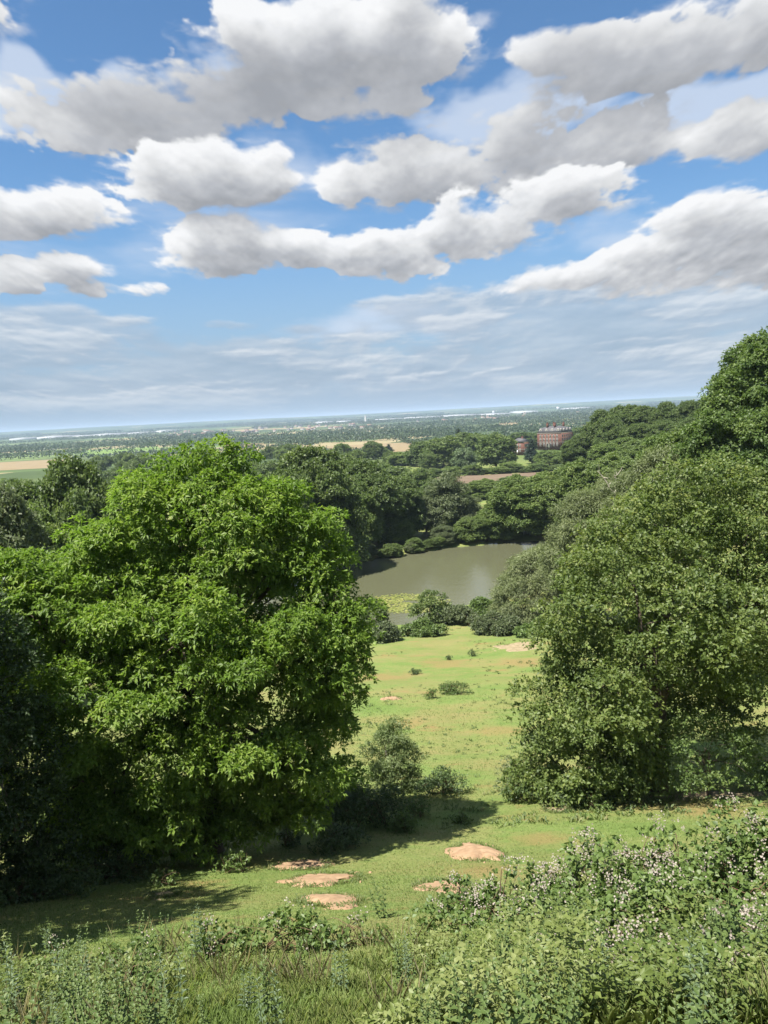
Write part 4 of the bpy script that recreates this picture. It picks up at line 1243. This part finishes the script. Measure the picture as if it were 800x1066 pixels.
for q in range(30):
    p = at_ground(rh.uniform(520, 800), rh.uniform(960, 1050))
    herb('nettle', NET, p[0], p[1], rh.uniform(.7, 1.2), 'green nettle growing up through the front of the thicket', 'nettles in the bramble thicket')
for q in range(14):
    p = at_ground(rh.uniform(0, 800), rh.uniform(1000, 1090))
    herb('thistle', THI, p[0], p[1], rh.uniform(.5, .9), 'grey green thistle among the weeds along the bottom of the view', 'thistles among the foreground weeds')

# broad weeds and grass: nobody could count them
rgs = np.random.default_rng(600)


def scatter(n, ylo, yhi, pw):
    u = rgs.random(n); Y = (ylo**(1 - pw) + u * (yhi**(1 - pw) - ylo**(1 - pw)))**(1 / (1 - pw))
    X = (rgs.random(n) * 2 - 1) * (Y * .72 + 1.5)
    return X, Y


def off_sand(X, Y):
    ok = np.ones(len(X), bool)
    for (cx, cy, rx, ry, rot) in SCR:
        dx, dy = X - cx, Y - cy
        a = (dx * math.cos(rot) + dy * math.sin(rot)) / rx; b = (-dx * math.sin(rot) + dy * math.cos(rot)) / ry
        ok &= a * a + b * b > .35 + .6 * fbm(X * 1.9, Y * 1.9, s=91, o=3)
    return ok | (rgs.random(len(X)) < .05)


g = Geo()
X, Y = scatter(230000, 5, 60, 1.25)
ok = off_sand(X, Y)
for (wx, wy, wr, wk) in WORN:
    ok &= (np.hypot(X - wx, (Y - wy) * wk) / wr > .6 + .8 * (fbm(X / 1.2, Y / 1.2, s=58, o=3) - .2)) | (rgs.random(len(X)) < .3)
X, Y = X[ok], Y[ok]
# grass creeping over the edges of the bare sand
for (cx, cy, rx, ry, rot) in SCR:
    m_ = int(500 * min(1, 6 / max(cy - 12, 3))); th = rgs.uniform(0, 6.28, m_); f = rgs.uniform(.62, 1.2, m_)
    lx, ly = np.cos(th) * rx * f, np.sin(th) * ry * f
    X = np.concatenate([X, cx + lx * math.cos(rot) - ly * math.sin(rot)]); Y = np.concatenate([Y, cy + lx * math.sin(rot) + ly * math.cos(rot)])
hg = fbm(X / 1.7, Y / 1.7, s=40, o=3); n = len(X)
rank = 1 - ss(9.0, 12.5, Y)
Lb = (.05 + .09 * np.clip(hg - .3, 0, 1) + .06 * rank * hg * 1.6) * rgs.uniform(.6, 1.4, n) * (1 + ss(20, 55, Y) * .6)
a = rgs.uniform(0, 6.28, n); ti = rgs.uniform(.15, .8, n)
D = np.column_stack([np.cos(a) * ti, np.sin(a) * ti, np.ones(n)])
Nn = np.column_stack([-np.sin(a), np.cos(a), rgs.normal(0, .3, n)])
Nn = np.cross(unit(D), Nn)
tint = np.clip(.42 + (fbm(X / 3, Y / 3, s=44, o=3) - .5) * 1.1 + (fbm(X / .7, Y / .7, s=46, o=2) - .5) * .8 + rgs.normal(0, .16, n), 0, 1)
g.leaves(np.column_stack([X, Y, gz(X, Y) - .01]), D, Nn, Lb, .008 + .0007 * Y, tint, fold=.2, droop=.25, mid=.4)
tag(g.build('meadow_grass', M['grass']), 'short green meadow grass over the near slope', kind='stuff')

g = Geo()
n = 1500
X, Y = scatter(n, 5, 13, .8)
keep = (fbm(X / 1.1, Y / 1.1, s=60, o=2) > .5); X, Y = X[keep], Y[keep]; n = len(X)
for rep in range(4):
    a = rgs.uniform(0, 6.28, n); ti = rgs.uniform(.05, .45, n)
    D = np.column_stack([np.cos(a) * ti, np.sin(a) * ti, np.ones(n)]); Nn = np.cross(unit(D), np.column_stack([-np.sin(a), np.cos(a), np.zeros(n)]))
    xx, yy = X + rgs.normal(0, .05, n), Y + rgs.normal(0, .05, n)
    g.leaves(np.column_stack([xx, yy, gz(xx, yy)]), D, Nn, rgs.uniform(.3, .75, n), .009, rgs.random(n), droop=.2)
tag(g.build('dry_grass', M['dry']), 'straw coloured dry grass stems scattered in the foreground', kind='stuff')

g = Geo()
n = 5200
Y = 26 + 84 * rgs.random(n)**1.2; X = (rgs.random(n) * 2 - 1) * (Y * .5 + 4) + 2
tn = fbm(X / 6, Y / 6, s=120, o=3); keep = (tn > .48) & (pond_sd(X, Y) > 2); X, Y, tn = X[keep], Y[keep], tn[keep]; n = len(X)
sz = rgs.uniform(.5, 1.5, n) * (.6 + 1.6 * np.clip(tn - .48, 0, 1))
hue = rgs.normal(.4, .25, n)
for rep in range(9):
    a = rgs.uniform(0, 6.28, n); ti = rgs.uniform(.2, 1.0, n)
    D = np.column_stack([np.cos(a) * ti, np.sin(a) * ti, np.ones(n)]); Nn = np.cross(unit(D), np.column_stack([-np.sin(a), np.cos(a), np.zeros(n)]))
    xx, yy = X + rgs.normal(0, .1, n) * sz, Y + rgs.normal(0, .1, n) * sz
    g.leaves(np.column_stack([xx, yy, gz(xx, yy) - .01]), D, Nn, .26 * sz * rgs.uniform(.6, 1.2, n), .05 * sz, np.clip(hue + rgs.normal(0, .15, n), 0, 1), droop=.3)
for (cx, cy, rx, ry, rot) in SCR:                    # ragged grass creeping over the rims of the bare sand
    m_ = int(1400 * min(1.0, 12 / max(cy, 12.0))); th = rgs.uniform(0, 6.28, m_)
    f = .95 + .5 * (fbm(np.cos(th) * 2.2 + cx, np.sin(th) * 2.2, s=131, o=4) - .5) + rgs.normal(0, .12, m_)
    lx, ly = np.cos(th) * rx * f, np.sin(th) * ry * f
    xx = cx + lx * math.cos(rot) - ly * math.sin(rot); yy = cy + lx * math.sin(rot) + ly * math.cos(rot)
    a = rgs.uniform(0, 6.28, m_); ti = rgs.uniform(.2, 1.0, m_)
    D = np.column_stack([np.cos(a) * ti, np.sin(a) * ti, np.ones(m_)]); Nn = np.cross(unit(D), np.column_stack([-np.sin(a), np.cos(a), np.zeros(m_)]))
    g.leaves(np.column_stack([xx, yy, gz(xx, yy)]), D, Nn, rgs.uniform(.07, .19, m_), .022, np.clip(rgs.normal(.55, .2, m_), 0, 1), droop=.3)
tag(g.build('grass_tufts', M['tuft']), 'rough tufts of longer grass dotted over the grazed meadow', kind='stuff')

g = Geo()
n = 26000
X, Y = scatter(n, 5, 11.5, .9)
keep = (fbm(X / .8, Y / .8, s=64, o=3) + .2 * ss(-1, 3, X) > .57) & (rgs.random(n) < 1 - ss(8.0, 11.5, Y)); X, Y = X[keep], Y[keep]; n = len(X)
for rep in range(4):
    a = rgs.uniform(0, 6.28, n); ti = rgs.uniform(.08, .6, n)
    D = np.column_stack([np.cos(a) * ti, np.sin(a) * ti, np.ones(n)]); Nn = np.cross(unit(D), np.column_stack([-np.sin(a), np.cos(a), np.zeros(n)]))
    xx, yy = X + rgs.normal(0, .04, n), Y + rgs.normal(0, .04, n)
    g.leaves(np.column_stack([xx, yy, gz(xx, yy)]), D, Nn, rgs.uniform(.15, .45, n) * (.6 + .6 * ss(-1, 2, X)), .010, rgs.uniform(.35, 1, n), droop=.3, mid=.5)
tag(g.build('tall_grass', M['grass']), 'taller bright green grass among the foreground weeds', kind='stuff')

g = Geo()
X, Y = scatter(32000, 5, 12.5, .9)
dn = fbm(X / .9, Y / .9, s=70, o=3) * (.50 + .24 * fbm(X / 2.2, Y / 1.6, s=73, o=2) + .48 * np.maximum(ss(-.3, 2.0, X), .5 * ss(2.2, 3.4, -X))); keep = (dn > .41) & off_sand(X, Y) & (rgs.random(len(X)) < 1 - ss(9.5, 12.5, Y)); X, Y, dn = X[keep], Y[keep], dn[keep]; n = len(X)
hgt = rgs.uniform(.05, 1.0, n)**1.4 * (dn - .35) * 2.2 * (.35 + 1.3 * fbm(X / .28, Y / .28, s=74, o=2))
for rep in range(5):
    a = rgs.uniform(0, 6.28, n)
    D = np.column_stack([np.cos(a), np.sin(a), rgs.uniform(-.1, .7, n)])
    g.leaves(np.column_stack([X + rgs.normal(0, .04, n), Y + rgs.normal(0, .04, n), gz(X, Y) + hgt + rgs.uniform(0, .06, n)]), D, np.column_stack([-np.cos(a) * .4, -np.sin(a) * .4, np.ones(n)]) + rgs.normal(0, .55, (n, 3)), rgs.uniform(.03, .095, n), rgs.uniform(.012, .048, n), np.clip(.5 + (fbm(X / .5, Y / .5, s=72, o=2) - .5) * 1.5 + rgs.normal(0, .16, n), 0, 1))
tag(g.build('weed_cover', M['herb']), 'rank leafy green weeds covering the ground along the bottom', kind='stuff')

# ------------------------------------------------------------------ haze
g = Geo(); g.box((-36000, -600, -80), (36000, 40000, 75))
hm, nt, out = new_mat('haze air')
pv = N(nt, 'ShaderNodeVolumePrincipled'); pv.inputs['Color'].default_value = (.46, .58, .78, 1); pv.inputs['Density'].default_value = 8.5e-5
nt.links.new(pv.outputs[0], out.inputs['Volume'])
tag(g.build('haze', hm), 'pale blue air over the vale', kind='stuff')

# ------------------------------------------------------------------ light
SUN_AZ, SUN_EL = R(-127), R(62)
sd = bpy.data.lights.new('sun', 'SUN'); sd.energy = 4.3; sd.angle = R(.53); sd.color = (1, .955, .88)
so = bpy.data.objects.new('sun', sd); COL.objects.link(so)
sv = Vector((math.sin(SUN_AZ) * math.cos(SUN_EL), math.cos(SUN_AZ) * math.cos(SUN_EL), math.sin(SUN_EL)))
so.rotation_euler = sv.to_track_quat('Z', 'Y').to_euler()

# ------------------------------------------------------------------ sky: Nishita and procedural clouds by direction
W = bpy.data.worlds.new('World'); S.world = W; W.use_nodes = True
nt = W.node_tree; nt.nodes.clear()
out = nt.nodes.new('ShaderNodeOutputWorld'); bg = nt.nodes.new('ShaderNodeBackground'); bg.inputs[1].default_value = .1
nt.links.new(bg.outputs[0], out.inputs[0])
sky = nt.nodes.new('ShaderNodeTexSky'); sky.sky_type = 'NISHITA'; sky.sun_disc = False
sky.sun_elevation = SUN_EL; sky.sun_rotation = SUN_AZ; sky.altitude = 100; sky.air_density = 1.0; sky.dust_density = .6; sky.ozone_density = 2.2


def azel(px, py):
    d = ray(px, py)
    return math.degrees(math.atan2(d[0], d[1])), math.degrees(math.atan2(d[2], math.hypot(d[0], d[1])))


# cloud masses: photo position, half width, height above and below, weight
BACK = [
    (345, 66, 140, 80, 58, 1.0), (425, 40, 60, 60, 66, 1.0), (250, 98, 90, 40, 34, 1.0), (130, 118, 118, 46, 50, 1.0), (55, 140, 60, 26, 26, .7),
    (440, 182, 95, 48, 34, 1.0), (545, 165, 110, 45, 42, 1.0), (650, 142, 90, 36, 40, .95), (370, 192, 46, 30, 18, .8), (560, 130, 80, 26, 30, .7),
    (690, 60, 160, 55, 45, 1.0), (595, 50, 76, 32, 30, .9), (790, 30, 90, 60, 60, 1.0), (780, 145, 90, 34, 24, .95), (850, 130, 80, 50, 40, 1),
    (1000, 200, 160, 90, 70, 1), (-220, 150, 160, 80, 60, 1), (1000, 20, 180, 90, 70, 1), (-200, -60, 200, 100, 90, 1), (500, -160, 260, 70, 90, 1), (100, -220, 220, 90, 70, 1)]
FRONT = [
    (220, 188, 98, 46, 34, 1.1), (30, 222, 110, 36, 24, 1.0), (-40, 215, 90, 45, 30, 1), (60, 282, 66, 22, 18, .95), (0, 290, 50, 30, 18, .95), (150, 298, 34, 9, 8, .9), (95, 298, 40, 12, 12, .7),
    (235, 262, 88, 40, 24, 1.05), (330, 264, 80, 28, 20, 1.0), (410, 262, 80, 30, 28, 1.0), (490, 240, 80, 40, 28, 1.0), (585, 208, 84, 36, 30, 1.0), (640, 188, 40, 18, 18, .8),
    (765, 232, 115, 40, 30, 1.0), (700, 262, 95, 26, 24, 1.0), (800, 278, 95, 34, 24, 1.0), (600, 290, 90, 17, 16, .85), (690, 290, 90, 20, 16, .8)]
BANK = [(600, 402, 420, 34, 34, 1.15), (180, 398, 300, 26, 30, 1.0), (700, 370, 200, 40, 40, 1.2), (620, 350, 250, 66, 50, 1.3), (740, 310, 190, 46, 70, 1.3), (560, 385, 260, 40, 30, 1.1), (480, 375, 150, 28, 30, .8), (80, 365, 150, 30, 30, 1.2), (0, 358, 110, 36, 34, 1.2), (260, 375, 170, 28, 28, 1.1),
        (360, 362, 90, 22, 26, .8), (255, 338, 46, 5, 6, .7), (326, 343, 32, 5, 5, .6), (15, 330, 60, 8, 8, .5), (900, 330, 160, 60, 60, 1), (-150, 350, 150, 50, 40, 1)]
VEIL = [(40, 100, 140, 40, 40, 1.3), (230, 75, 60, 25, 25, .9), (640, 240, 100, 30, 30, .7), (565, 100, 150, 50, 40, 1.3), (745, 115, 100, 40, 40, 1.3), (540, 225, 60, 20, 20, .4), (330, 180, 50, 40, 30, .45), (400, 340, 130, 22, 22, .6), (250, 240, 120, 60, 20, .2), (90, 260, 100, 30, 30, .35)]


# The cloud layers are worked out once over a window of the sky (azimuth by elevation, the sky's own angles);
# beyond the window they repeat mirrored, so the whole dome is clouded.
AZ0, AZ1, EL0, EL1, STEP = -46.0, 46.0, -3.0, 45.0, .05
CW, CH = int((AZ1 - AZ0) / STEP), int((EL1 - EL0) / STEP)
AZg, ELg = np.meshgrid(np.linspace(AZ0, AZ1, CW), np.linspace(EL0, EL1, CH))
E8 = np.maximum(ELg, -2) + 7.0
QX, QY = AZg / E8**.75, 5.6 * E8**.25
SCL = E8 / 27.0


def billow(x, y, s, o):
    r, a, t = 0, .5, 0
    for k in range(o):
        r = r + a * (1 - np.abs(2 * vnoise(x * 2**k + k * 3.1, y * 2**k, None, s + k) - 1)); t += a; a *= .5
    return r / t


def masses(blobs, wx, wy, ks, seed):
    w1, w2 = fbm(QX * 1.1, QY * 1.1, s=seed, o=3) - .5, fbm(QX * 1.1 + 9, QY * 1.1, s=seed + 5, o=3) - .5
    w3, w4 = fbm(QX * 4.5, QY * 4.5, s=seed + 11, o=4) - .5, fbm(QX * 4.5 + 5, QY * 4.5, s=seed + 17, o=4) - .5
    A = AZg + (w1 * wx + w3 * wx * .42) * SCL; E = ELg + (w2 * wy + w4 * wy * .42) * SCL
    tot = np.full(A.shape, -3.0)
    for (px, py, rx, ru, rd, w) in blobs:
        a0, e0 = azel(px, py); a1, _ = azel(px + rx, py); _, e1 = azel(px, py - ru); _, e2 = azel(px, py + rd)
        ra, eu, ed = abs(a1 - a0), abs(e1 - e0), abs(e2 - e0)
        dy = np.maximum((E - e0) / eu, (e0 - E) / ed); b = w * (1 - ((A - a0) / ra)**2 - dy * dy)
        h = np.maximum(ks - np.abs(tot - b), 0) / ks
        tot = np.maximum(tot, b) + h * h * h * ks / 6
    return np.maximum(tot, -3)


def above(T, deg):                                   # the layer seen a little higher up and towards the sun
    sh = np.round(np.arange(CH) + deg * SCL[:, 0] / STEP).astype(int)
    return np.roll(T[np.clip(sh, 0, CH - 1)], int(deg * .35 / STEP), 1)


tb = billow(QX * 2.6, QY * 3.0, 60, 6); tf = fbm(QX * 3.4, QY * 3.8, s=70, o=7); tl = fbm(QX * 1.2, QY * 1.4, s=80, o=3)
t2 = fbm(QX * 17, QY * 19, s=66, o=4); wsp = fbm(QX * 5 + QY * 2.0, QY * 11, s=68, o=5); soft = fbm(QX * 2.0 + 4, QY * 2.0, s=63, o=3)
shade_mask = np.ones_like(tb)                              # hand-placed soft ellipses: grey shade painted into the cloud colour
for (px, py, rx, ry, w) in ((140, 118, 120, 52, .62), (330, 105, 120, 46, .55), (250, 95, 70, 42, .5), (430, 105, 60, 50, .35), (580, 150, 110, 50, .5), (690, 75, 150, 50, .5), (600, 50, 70, 30, .4), (450, 205, 90, 26, .3), (790, 150, 60, 30, .3)):
    a0, e0 = azel(px, py); a1, _ = azel(px + rx, py); _, e1 = azel(px, py - ry)
    shade_mask *= 1 - w * np.exp(-(((AZg - a0) / (a1 - a0))**2 + ((ELg - e0) / (e1 - e0))**2) * .9)


def cumulus(blobs, seed, dp):
    T = -.12 + masses(blobs, 3.0, 1.7, .08, seed) + (tf - .5) * 1.5 + (tb - .62) * .95 + (tl - .5) * .3
    T = T + (t2 - .5) * .42
    wid = .16 + 1.1 * np.clip(soft - .36, 0, .5)
    al = np.clip(np.clip((T + .05) / wid, 0, 1)**1.2 * .98 + .55 * ss(-.6, .1, T) * ss(.48, .72, wsp), 0, 1)
    Dn = np.clip(T, 0, 1.3)
    acc = sum(above(Dn, .4 + .42 * k) for k in range(8)) / 8
    rel = np.clip((T - above(T, .3)) * .5 + (T - above(T, .6)) * .7 + (T - above(T, 1.3)) * .35, -1, 1)
    return al, np.clip((np.exp(-1.6 * acc) * .92 + .20 * rel) * dp + .18 * (tf - .5) * 2 + .06 * (t2 - .5), 0, 1)


aK, lK = cumulus(BACK, 50, shade_mask); aF, lF = cumulus(FRONT, 350, 1 - (1 - shade_mask) * .25)
aC = 1 - (1 - aK) * (1 - aF); lC = (lF * aF + lK * aK * (1 - aF)) / np.maximum(aC, 1e-4)
Tb = masses(BANK, 8, 2.2, .3, 150) + (fbm(QX * 1.5, QY * 4.0, s=90, o=7) - .5) * 1.9 + (billow(QX * 3.2, QY * 7, 92, 5) - .6) * .7 + (fbm(QX * .7, QY * 2, s=93, o=3) - .5) * 1.1
fade = ss(-.5, 3.0, ELg)
aB0 = ss(-.3, .8, Tb) * fade * .75
lB0 = np.clip(.34 + (Tb - above(Tb, .6)) * .35 + (fbm(QX * 1.7, QY * 6, s=95, o=6) - .5) * .8, 0, 1)
cov = fbm(QX * .9 + 3, QY * 2.6, s=121, o=4)
rows = .55 * fbm(QX * 2.0, QY * 5.5, s=101, o=7) + .45 * billow(QX * 2.4, QY * 6.0, 111, 6) + .16 * np.clip(Tb, -.6, .8) + (cov - .5) * .9
aS = ss(.50, .80, rows) * fade * .85 * ss(-1.0, -.2, Tb)
lS = np.clip(.60 + (rows - above(rows, .22)) * 1.5 + (rows - above(rows, .55)) * 1.0 + (cov - .5) * .8, 0, 1)
aB = 1 - (1 - aB0) * (1 - aS); lB = (lS * aS + lB0 * aB0 * (1 - aS)) / np.maximum(aB, 1e-4)
Tv = masses(VEIL, 14, 5, .4, 250) + (fbm(QX * 1.3 + QY * .5, QY * 4.2, s=97, o=7) - .5) * 1.3
aV = ss(-.2, 1.0, Tv)


def sheet_image(name, r, g_, b_):
    im = bpy.data.images.new(name, CW, CH, alpha=False, float_buffer=True); im.colorspace_settings.name = 'Non-Color'
    im.pixels.foreach_set(np.stack([r, g_, b_, np.ones_like(r)], -1).astype(np.float32).ravel()); im.update()
    return im


tc = nt.nodes.new('ShaderNodeTexCoord')
sx = nt.nodes.new('ShaderNodeSeparateXYZ'); nt.links.new(tc.outputs['Generated'], sx.inputs[0])
az = mth(nt, 'MULTIPLY', mth(nt, 'ARCTAN2', sx.outputs[0], sx.outputs[1]), 57.29578)
el = mth(nt, 'MULTIPLY', mth(nt, 'ARCSINE', sx.outputs[2]), 57.29578)
cv = nt.nodes.new('ShaderNodeCombineXYZ')
nt.links.new(mth(nt, 'MULTIPLY_ADD', az, 1 / (AZ1 - AZ0), -AZ0 / (AZ1 - AZ0)), cv.inputs[0])
nt.links.new(mth(nt, 'MULTIPLY_ADD', el, 1 / (EL1 - EL0), -EL0 / (EL1 - EL0)), cv.inputs[1])


def layer(im):
    n = N(nt, 'ShaderNodeTexImage', extension='MIRROR', interpolation='Cubic'); n.image = im
    nt.links.new(cv.outputs[0], n.inputs[0])
    s_ = nt.nodes.new('ShaderNodeSeparateColor'); nt.links.new(n.outputs[0], s_.inputs[0])
    return s_.outputs


c1 = layer(sheet_image('cumulus layer', aC, lC, aV)); c2 = layer(sheet_image('stratus layer', aB, lB, aB))


def sstep(x, a, b):
    m = N(nt, 'ShaderNodeMapRange', interpolation_type='SMOOTHSTEP'); m.inputs['From Min'].default_value = a; m.inputs['From Max'].default_value = b
    nt.links.new(x, m.inputs[0]); return m.outputs[0]


K = 4.6                                             # brings cloud luminance to the scale of the sky texture (strength 0.1)
skc = mixc(nt, 1.0, sky.outputs[0], (.34, .46, .53), 'MULTIPLY')
hzf = mth(nt, 'POWER', mth(nt, 'SUBTRACT', 1.0, sstep(el, -1, 20)), 1.5)
skc = mixc(nt, mth(nt, 'MULTIPLY', hzf, .95), skc, (.27 * K, .355 * K, .475 * K))
c = mixc(nt, mth(nt, 'MULTIPLY', c1[2], .75), skc, (.51 * K, .575 * K, .675 * K))
bcol = ramp(nt, [(0, (.255, .32, .40)), (.4, (.34, .40, .475)), (.75, (.46, .505, .555)), (1, (.58, .605, .63))], c2[1]).outputs[0]
c = mixc(nt, mth(nt, 'MULTIPLY', c2[0], .85), c, mixc(nt, 1.0, bcol, (K, K, K), 'MULTIPLY'))
ccol = ramp(nt, [(0, (.27, .282, .305)), (.3, (.38, .392, .415)), (.6, (.53, .54, .55)), (1, (.71, .715, .725))], c1[1]).outputs[0]
c = mixc(nt, c1[0], c, mixc(nt, 1.0, ccol, (K, K, K), 'MULTIPLY'))
nt.links.new(c, bg.inputs[0])
W.cycles.sampling_method = 'MANUAL'; W.cycles.sample_map_resolution = 512

# ------------------------------------------------------------------ view
vs = S.view_settings; vs.view_transform = 'Standard'; vs.look = 'None'; vs.gamma = 1; vs.use_curve_mapping = False
vs.exposure = 1.55
S.cycles.max_bounces = 8; S.cycles.diffuse_bounces = 5; S.cycles.glossy_bounces = 3; S.cycles.transmission_bounces = 4; S.cycles.volume_bounces = 1
S.cycles.sample_clamp_indirect = 5
S.cycles.use_denoising = True
